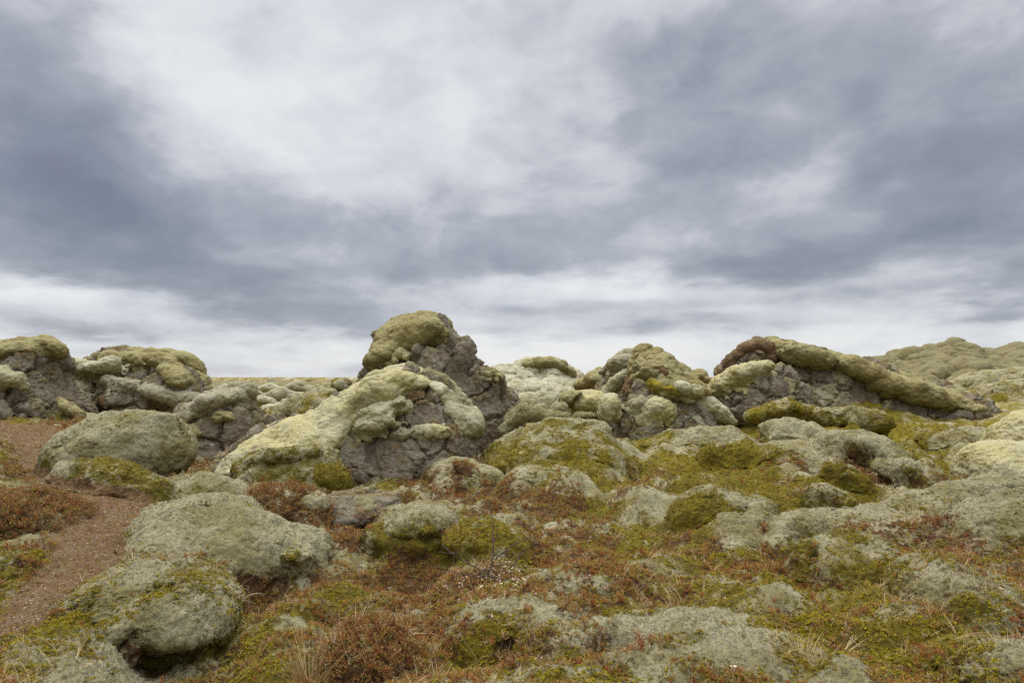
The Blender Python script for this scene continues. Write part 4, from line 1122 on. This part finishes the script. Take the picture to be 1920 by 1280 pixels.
def scatter_object(name, coll, pts, rot, scl, label=None):
    me = bpy.data.meshes.new(name)
    me.vertices.add(len(pts)); me.vertices.foreach_set('co', np.asarray(pts, F32).ravel())
    a = me.attributes.new('rot', 'FLOAT_VECTOR', 'POINT'); a.data.foreach_set('vector', np.asarray(rot, F32).ravel())
    a = me.attributes.new('scl', 'FLOAT', 'POINT'); a.data.foreach_set('value', np.asarray(scl, F32))
    a = me.attributes.new('pick', 'INT', 'POINT'); a.data.foreach_set('value', rng.integers(0, len(coll.objects), len(pts)).astype(np.int32))
    o = bpy.data.objects.new(name, me); COL.objects.link(o); tag(o, label, None, None, 'stuff')
    ng = bpy.data.node_groups.new(name, 'GeometryNodeTree')
    ng.interface.new_socket('Geometry', in_out='INPUT', socket_type='NodeSocketGeometry')
    ng.interface.new_socket('Geometry', in_out='OUTPUT', socket_type='NodeSocketGeometry')
    N = ng.nodes.new; L = ng.links.new
    gi = N('NodeGroupInput'); go = N('NodeGroupOutput')
    ci = N('GeometryNodeCollectionInfo'); ci.inputs[0].default_value = coll; ci.inputs['Separate Children'].default_value = True; ci.inputs['Reset Children'].default_value = True
    ip = N('GeometryNodeInstanceOnPoints'); ip.inputs['Pick Instance'].default_value = True
    def attr(nm, ty):
        q = N('GeometryNodeInputNamedAttribute'); q.data_type = ty; q.inputs[0].default_value = nm
        return [s for s in q.outputs if s.enabled and s.name == 'Attribute'][0]
    L(gi.outputs[0], ip.inputs['Points']); L(ci.outputs[0], ip.inputs['Instance'])
    L(attr('pick', 'INT'), ip.inputs['Instance Index'])
    er = N('FunctionNodeEulerToRotation'); L(attr('rot', 'FLOAT_VECTOR'), er.inputs[0]); L(er.outputs[0], ip.inputs['Rotation'])
    L(attr('scl', 'FLOAT'), ip.inputs['Scale'])
    L(ip.outputs[0], go.inputs[0])
    md = o.modifiers.new('scatter', 'NODES'); md.node_group = ng
    return o

def euler_for(n):
    """lean a sprig between straight up and the slope's normal, with a random turn"""
    up = Vector(n).lerp(Vector((0, 0, 1)), .45) + Vector((random.gauss(0, .18), random.gauss(0, .18), 0))
    q = up.to_track_quat('Z', 'Y')
    from mathutils import Quaternion
    return (q @ Quaternion((0, 0, 1), random.uniform(0, 6.28))).to_euler()

def scatter_all():
    bpy.context.view_layer.update()
    dg = bpy.context.evaluated_depsgraph_get()
    caches = {}
    def covers(o):
        if o.name not in caches:
            at = o.data.color_attributes.get('cover') if o.type == 'MESH' else None
            if at is None or (o.data.materials and o.data.materials[0].name != 'moss_ground'): caches[o.name] = None
            else:
                a = np.empty(len(o.data.vertices) * 4, F32); at.data.foreach_get('color', a); caches[o.name] = a.reshape(-1, 4)
        return caches[o.name]
    kinds = {k: ([], [], []) for k in ('h', 'y', 'p', 'g', 'l', 's')}
    NC = 300000
    u = rng.uniform(-.92, .92, NC); d = np.exp(rng.uniform(math.log(2.5), math.log(15), NC))
    x, y = u * d, d
    nz = fbm(np.stack([x, y, 0 * x], 1) / .3, 3, 201)
    cls = rng.random(NC)
    gx = fbm(np.stack([x, y, 0 * x], 1) / 1.2, 2, 205)
    sap = P(920, 1085, 5.6)
    for i in range(NC):
        ok, loc, nrm, fi, ob, _ = scene.ray_cast(dg, Vector((x[i], y[i], 9)), Vector((0, 0, -1)))
        if not ok: continue
        c = covers(ob)
        if c is None: continue
        cv = c[ob.data.polygons[fi].vertices[0]]
        wy, wr, wp = cv[0], cv[1], cv[2]
        if wp > .35 and nrm.z > .5 and cls[i] < .85:
            q = random.random()
            k2 = 's' if q < .55 else 'l' if q < .62 else 'p' if q < .72 else 'y' if q < .75 else 'h' if q < .82 else None
            if k2:
                kinds[k2][0].append(loc); kinds[k2][1].append(euler_for(nrm)); kinds[k2][2].append({'s': .004 + .011 * random.random() ** 3, 'l': .010, 'p': .014, 'y': .014, 'h': .025}[k2] * (d[i] / 5) ** .5)
        if nrm.z < .15 or wp > .6: continue
        far = (d[i] / 5) ** .45 if d[i] > 5 else 1.0
        e = cls[i]
        if e < .30:
            if wr + .6 * nz[i] > random.uniform(.30, .75):
                k = 'h'; s = random.uniform(.028, .066) * far
            elif wy + .5 * nz[i] > .9 and random.random() < .12:
                k = 'h'; s = random.uniform(.03, .06) * far
            else: continue
        elif e < .62:
            if wy + .6 * nz[i] > random.uniform(.25, .65) and wr < random.uniform(.4, 1.2): k = 'y'; s = random.uniform(.018, .036) * far
            else: continue
        elif e < .97:
            if wy < random.uniform(.4, .8) and wr < random.uniform(.3, .8): k = 'p'; s = random.uniform(.014, .028) * far
            else: continue
        elif e < .988:
            if gx[i] > .02: k = 'g'; s = random.uniform(.10, .24)
            else: continue
        else:
            if (loc.x - sap[0]) ** 2 + ((loc.y - sap[1]) * .6) ** 2 < .5 ** 2 or random.random() < .03: k = 'l'; s = random.uniform(.014, .028)
            else: continue
        kinds[k][0].append(loc - nrm * s * .05); kinds[k][1].append(euler_for(nrm)); kinds[k][2].append(s)
    # more pale leaves under the sapling
    for i in range(420):
        a = random.uniform(0, 6.28); r = abs(random.gauss(0, .42))
        ok, loc, nrm, fi, ob, _ = scene.ray_cast(dg, Vector((sap[0] + .06 + math.cos(a) * r, sap[1] + math.sin(a) * r * 1.2, 9)), Vector((0, 0, -1)))
        if ok: kinds['l'][0].append(loc + nrm * .01); kinds['l'][1].append(euler_for(nrm)); kinds['l'][2].append(random.uniform(.011, .024))
    for k, nm, fn, mat, n in (('h', 'heather_cover', sprig_heather, 'heather_leaf', 6), ('y', 'yellow_moss_cover', sprig_rosette, 'yellow_moss_leaf', 5),
                              ('p', 'pale_moss_cover', sprig_tuft, 'pale_moss_leaf', 5), ('g', 'dry_grass_cover', sprig_blade, 'dry_grass', 6), ('l', 'fallen_leaves', sprig_leaf, 'dead_leaf', 4), ('s', 'path_gravel', sprig_stone, 'gravel_stone', 5)):
        scatter_object(nm, source(nm, fn, mat, n), *kinds[k])
    print({k: len(v[0]) for k, v in kinds.items()})

def drop(x, y, dg=None):
    ok, loc, nrm, fi, ob, _ = scene.ray_cast(dg or bpy.context.evaluated_depsgraph_get(), Vector((x, y, 9)), Vector((0, 0, -1)))
    return loc

def twig_thing(name, label, cat, base, limbs, mat, rad, twigs=5, child='branch'):
    """limbs: lists of (column, row, distance); the first is the trunk"""
    b = P(*base); g = drop(b[0], b[1]); off = Vector(g) - Vector(b) if g else Vector((0, 0, 0))
    root = empty(name, Vector(b) + off); tag(root, label, cat)
    for li, limb in enumerate(limbs):
        m = MB(); pts = []
        w = [Vector(P(*q)) + off for q in limb]
        for a, c in zip(w[:-1], w[1:]):
            for k in range(4):
                pts.append(a.lerp(c, k / 4) + Vector((random.gauss(0, .006), random.gauss(0, .006), random.gauss(0, .006))))
        pts.append(w[-1]); r0 = rad * (1 if li == 0 else .75)
        rr = [r0 * (1 - .8 * k / (len(pts) - 1)) for k in range(len(pts))]
        m.tube(pts, rr)
        for t in range(twigs):
            k = random.randrange(len(pts) // 4, len(pts) - 1); d = (pts[k + 1] - pts[k]).normalized()
            e = (d * .7 + Vector((random.uniform(-1, 1), random.uniform(-1, 1), random.uniform(-.2, .8))) * .8).normalized(); L = random.uniform(.5, 1.6) * (pts[-1] - pts[0]).length * .22
            q = [pts[k], pts[k] + e * L * .5, pts[k] + (e + d * .4).normalized() * L]
            m.tube(q, [rr[k] * .5, rr[k] * .35, rr[k] * .15], 4)
        me = make_mesh('trunk' if li == 0 else child, np.array(m.v, F32) - np.array(Vector(b) + off, F32), np.array(m.f, np.int32)); me.materials.append(M[mat])
        o = bpy.data.objects.new(me.name, me); COL.objects.link(o); o.parent = root

def grass_tuft(label, px, py, d, n, h, spread, lean):
    b = P(px, py, d); g = drop(b[0], b[1]) or Vector(b)
    m = MB()
    for k in range(n):
        a = random.uniform(0, 6.28); t = abs(random.gauss(.25, .25))
        dr = (math.cos(a) * t + lean[0], math.sin(a) * t + lean[1], 1)
        r = spread * math.sqrt(random.random())
        m.blade((math.cos(a) * r, math.sin(a) * r, -.03), dr, h * random.uniform(.45, 1.1), random.uniform(.003, .0055) * (d / 4) ** .5, (math.cos(a) * .7 + lean[0], math.sin(a) * .7, -.35 * random.random()))
    o = bpy.data.objects.new('grass_tuft', m.mesh('grass_tuft', 'dry_grass')); COL.objects.link(o); o.location = g
    tag(o, label, 'grass tuft', 'dry grass tufts')

def heather_foliage():
    """leafy sprigs that make the heather hummocks bushy: a part of each"""
    for root in [o for o in COL.objects if o.name.startswith('heather_mound')]:
        body = [c for c in root.children if c.name.startswith('moss_body')][0]
        me = body.data; npoly = len(me.polygons)
        d = root.location.y
        base = [sprig_heather() for _ in range(5)]
        bv = [np.array(b.v, F32) for b in base]; bf = [np.array(b.f, np.int32) for b in base]
        V, Fc, off = [], [], 0
        for k in range(int(750 if d > 5 else 560)):
            p = me.polygons[random.randrange(npoly)]
            if p.normal.z < .0: continue
            s = random.uniform(.05, .10) * (d / 5) ** .4; j = random.randrange(5)
            mtx = np.array(euler_for(p.normal).to_matrix(), F32)
            V.append(bv[j] @ mtx.T * s + np.array(p.center, F32)); Fc.append(bf[j] + off); off += len(bv[j])
        m2 = make_mesh('foliage', np.concatenate(V), np.concatenate(Fc), smooth=False); m2.materials.append(M['heather_bush'])
        o = bpy.data.objects.new('foliage', m2); COL.objects.link(o); o.parent = root

_t = new_mat('heather_bush'); _g = _t.n('ShaderNodeNewGeometry')
_t.out(_t.ramp(_t.m('ADD', _t.m('MULTIPLY', _g.outputs['Random Per Island'], .75), _t.m('MULTIPLY', _t.noise(_g.outputs['Position'], 9, 3), .3)),
               [(.1, (.12, .055, .03)), (.3, (.28, .095, .045)), (.5, (.34, .16, .05)), (.68, (.38, .28, .11)), (.82, (.22, .18, .05)), (.96, (.48, .40, .26))]), None, .85)
scatter_all()
heather_foliage()
twig_thing('birch_sapling', 'bare leafless sapling with spreading grey-purple branches standing in the yellow and brown moss', 'sapling', (914, 1066, 5.6), [
    [(914,1066,5.6),(922,1052,5.6),(926,1030,5.6),(925,1000,5.6),(924,970,5.62),(923,945,5.65)],
    [(914,1066,5.6),(895,1054,5.55),(870,1040,5.5),(845,1020,5.45),(815,1000,5.45)],
    [(914,1066,5.6),(890,1068,5.5),(865,1062,5.4),(840,1055,5.35)],
    [(914,1066,5.6),(935,1072,5.5),(955,1076,5.45),(972,1078,5.4)],
    [(926,1038,5.6),(945,1022,5.65),(965,1008,5.7),(985,998,5.75)],
    [(958,1052,5.7),(972,1036,5.75),(985,1018,5.8),(1010,995,5.85)],
    [(922,1050,5.6),(945,1046,5.6),(975,1046,5.6)]], 'bare_bark', .011, 9)
twig_thing('dead_branch', 'bleached crooked dead branch sticking out beside the upright square boulder', 'branch', (352, 838, 10.2), [
    [(352,838,10.2),(362,832,10.2),(371,822,10.2),(372,812,10.2)], [(362,832,10.2),(358,822,10.2),(360,816,10.2)], [(358,836,10.2),(375,848,10.1),(388,838,10.1)]], 'bleached_wood', .016, 4)
twig_thing('dead_branch', 'thin pale dead twig on the path edge in front of the long low outcrop', 'branch', (160, 782, 13), [
    [(158,782,13),(168,768,13),(170,758,13),(155,748,13)], [(168,768,13),(178,756,13)]], 'bleached_wood', .014, 3)
twig_thing('dead_branch', 'thin grey fallen twigs lying above the red-brown heather hummock', 'branch', (20, 890, 7.6), [
    [(-10,905,7.6),(30,890,7.6),(75,868,7.7)], [(0,893,7.6),(40,876,7.65),(60,862,7.7)]], 'bleached_wood', .006, 4)
grass_tuft('tallest blond grass tuft, leaning away from the dark heather hummock', 585, 1262, 3.9, 130, .42, .10, (.12, 0))
grass_tuft('low straw-coloured grass tuft between the low grey hummock and the yellow-bibbed boulder', 1295, 1110, 5.1, 190, .17, .22, (.05, 0))
grass_tuft('sparse grass tuft in the gap between the biggest boulder and the wide pale mound', 915, 892, 11.2, 90, .38, .15, (.0, 0))
grass_tuft('thin grass tuft at the bottom beside the big sunken cushion', 1500, 1262, 3.8, 110, .22, .09, (-.1, 0))


# ------------------------------------------------------------------ camera
cam = bpy.data.cameras.new('camera'); cam.sensor_width = 36; cam.lens = 36 * FPX / 1920
cam.shift_y = (HY - 640) / 1920; cam.clip_end = 9000; cam.clip_start = .05
co = bpy.data.objects.new('camera', cam); COL.objects.link(co)
co.location = (0, 0, CAMZ); co.rotation_euler = (math.radians(90), 0, 0)
scene.camera = co

# ------------------------------------------------------------------ sky and light
SUN_EL, SUN_AZ = 54.0, -38.0        # azimuth from +Y towards +X: behind the clouds, to the left
def build_sky():
    w = bpy.data.worlds.new('World'); scene.world = w; w.use_nodes = True
    t = NT(w.node_tree)
    tc = t.n('ShaderNodeTexCoord'); vec = tc.outputs['Generated']
    s = t.n('ShaderNodeSeparateXYZ'); t.link(vec, s.inputs[0])
    X, Y, Z = s.outputs
    az = t.m('ARCTAN2', X, Y); el = t.m('ARCSINE', Z)
    # a flat cloud deck seen from below
    zz = t.m('ADD', t.m('MAXIMUM', Z, 0.0), .17)
    cv = t.n('ShaderNodeCombineXYZ'); t.link(t.m('DIVIDE', X, zz), cv.inputs[0]); t.link(t.m('DIVIDE', Y, zz), cv.inputs[1])
    deck = cv.outputs[0]
    av = t.n('ShaderNodeCombineXYZ'); t.link(az, av.inputs[0]); t.link(t.m('MULTIPLY', el, 1.7), av.inputs[1])
    dome = av.outputs[0]
    nA = t.noise(deck, .75, 7, .52, .35)
    nB = t.noise(dome, 4.2, 7, .50, .4)
    nC = t.noise(deck, 2.6, 6, .55, .5)
    wob = t.m('MULTIPLY', t.m('SUBTRACT', t.noise(dome, 5.5, 5, .55), .5), .30)
    wob2 = t.m('MULTIPLY', t.m('SUBTRACT', t.noise(deck, 1.4, 5, .55), .5), .22)
    def blob(px, py, rx, ry, amt, rot=0.0, pw=1.0):
        a0 = math.atan((px - CX) / FPX); e0 = math.atan((HY - py) / math.hypot(FPX, px - CX))
        ra = rx / FPX * math.cos(a0) ** 2; re = ry / FPX * math.cos(a0)
        da = t.m('ADD', t.m('SUBTRACT', az, a0), t.m('MULTIPLY', wob, 1.0)); de = t.m('ADD', t.m('SUBTRACT', el, e0), t.m('MULTIPLY', wob2, min(1.0, ry / 70)))
        c, sn = math.cos(math.radians(rot)), math.sin(math.radians(rot))
        u = t.m('ADD', t.m('MULTIPLY', da, c / ra), t.m('MULTIPLY', de, sn / ra))
        v = t.m('ADD', t.m('MULTIPLY', da, -sn / re), t.m('MULTIPLY', de, c / re))
        r2 = t.m('ADD', t.m('MULTIPLY', u, u), t.m('MULTIPLY', v, v))
        return t.m('MULTIPLY', t.m('EXPONENT', t.m('MULTIPLY', r2, -pw)), amt)
    D = None
    for b in CLOUDS:
        q = blob(*b)
        D = q if D is None else t.m('ADD', D, q)
    turb = t.m('ADD', t.m('MULTIPLY', t.m('SUBTRACT', nB, .5), .85), t.m('ADD', t.m('MULTIPLY', t.m('SUBTRACT', nA, .5), .45), t.m('ADD', t.m('MULTIPLY', t.m('SUBTRACT', nC, .5), .34), t.m('MULTIPLY', t.m('SUBTRACT', t.noise(dome, 11.0, 8, .58, .5), .5), .38))))
    edge = t.ss(t.noise(dome, 5.2, 9, .56, .7), .44, .57, -.045, .045)
    D = t.m('ADD', t.m('ADD', t.m('MULTIPLY', D, 1.3), .30), t.m('ADD', turb, edge))
    cloud = t.ramp(t.m('ADD', t.m('MULTIPLY', D, .66), .12), [(.0, (.735, .745, .75)), (.12, (.70, .712, .722)), (.24, (.62, .64, .668)), (.40, (.505, .52, .562)), (.53, (.36, .38, .432)), (.68, (.265, .285, .335)), (.84, (.205, .23, .285)), (1.0, (.16, .18, .23))])
    # the deck is brighter towards the zenith, above the picture
    br = t.ss(Z, .56, .90, 1.0, 4.4)
    cl = t.n('ShaderNodeVectorMath', operation='SCALE'); t.link(cloud, cl.inputs[0]); t.link(br, cl.inputs['Scale'])
    bgc = t.n('ShaderNodeBackground'); t.link(cl.outputs[0], bgc.inputs[0]); bgc.inputs[1].default_value = 1.0
    sky = t.n('ShaderNodeTexSky', sky_type='NISHITA'); sky.sun_disc = False
    sky.sun_elevation = math.radians(SUN_EL); sky.sun_rotation = math.radians(SUN_AZ)
    bgs = t.n('ShaderNodeBackground'); t.link(sky.outputs[0], bgs.inputs[0]); bgs.inputs[1].default_value = .10
    mx = t.n('ShaderNodeMixShader'); mx.inputs[0].default_value = .94
    t.link(bgs.outputs[0], mx.inputs[1]); t.link(bgc.outputs[0], mx.inputs[2])
    o = t.n('ShaderNodeOutputWorld'); t.link(mx.outputs[0], o.inputs[0])
# (column, row, half width, half height, darkness, tilt)
CLOUDS = [
    (90,300,300,190,.42,-12), (230,430,420,110,.34,-8), (560,400,330,75,.20,-20), (60,60,170,150,.22,0), (330,500,420,60,.22,0),
    (620,30,520,170,-.05,0), (720,430,420,80,.09,0), (1050,40,250,110,.08,0), (1000,360,320,120,.08,0), (1280,420,300,90,.12,0), (1150,130,200,140,.10,0), (1920,500,260,60,.14,0), (0,380,220,200,.10,0), (330,120,220,120,-.09,-20), (700,90,90,50,.08,20), (520,220,330,70,-.20,-24), (830,230,260,70,-.09,-8), (900,110,260,150,-.08,0),
    (1640,230,280,130,.34,-10), (1880,330,220,190,.34,0), (1250,120,160,80,.14,0), (1480,330,180,40,-.20,10), (1330,330,120,70,.16,0),
    (1760,440,330,60,.28,0), (1350,500,320,38,.40,0), (1080,440,250,60,.12,0), (850,500,220,50,.10,0), (1700,60,260,70,.16,0), (1500,260,420,260,.08,0), (1180,230,120,60,.14,20),
    (1100,540,200,26,-.36,0), (1350,605,230,17,.34,0), (1050,578,160,14,.20,0), (1500,560,300,14,.16,0), (1650,600,420,26,-.18,0),
    (60,550,180,24,-.40,0), (120,615,230,22,.26,0), (560,600,170,30,.26,0), (300,610,120,22,-.18,0), (1000,665,1100,34,-.30,0),
    (900,625,120,12,.22,0), (1890,588,60,12,.30,0), (530,470,110,22,-.20,0), (250,455,60,20,-.16,0), (760,575,200,40,.06,0),
]
build_sky()
sl = bpy.data.lights.new('sun', 'SUN'); sl.energy = 1.5; sl.angle = math.radians(10); sl.color = (1.0, .93, .80)
so = bpy.data.objects.new('sun', sl); COL.objects.link(so)
_e, _a = math.radians(SUN_EL), math.radians(-38)
so.rotation_euler = Vector((-math.cos(_e) * math.sin(_a), -math.cos(_e) * math.cos(_a), -math.sin(_e))).to_track_quat('-Z', 'Y').to_euler()
so.location = (0, 0, 30)


scene.view_settings.view_transform = 'Standard'; scene.view_settings.look = 'None'
scene.view_settings.gamma = 1; scene.view_settings.exposure = 0.2; scene.view_settings.use_curve_mapping = False
scene.render.engine = 'CYCLES'
scene.cycles.max_bounces = 5; scene.cycles.diffuse_bounces = 3
scene.cycles.use_denoising = False
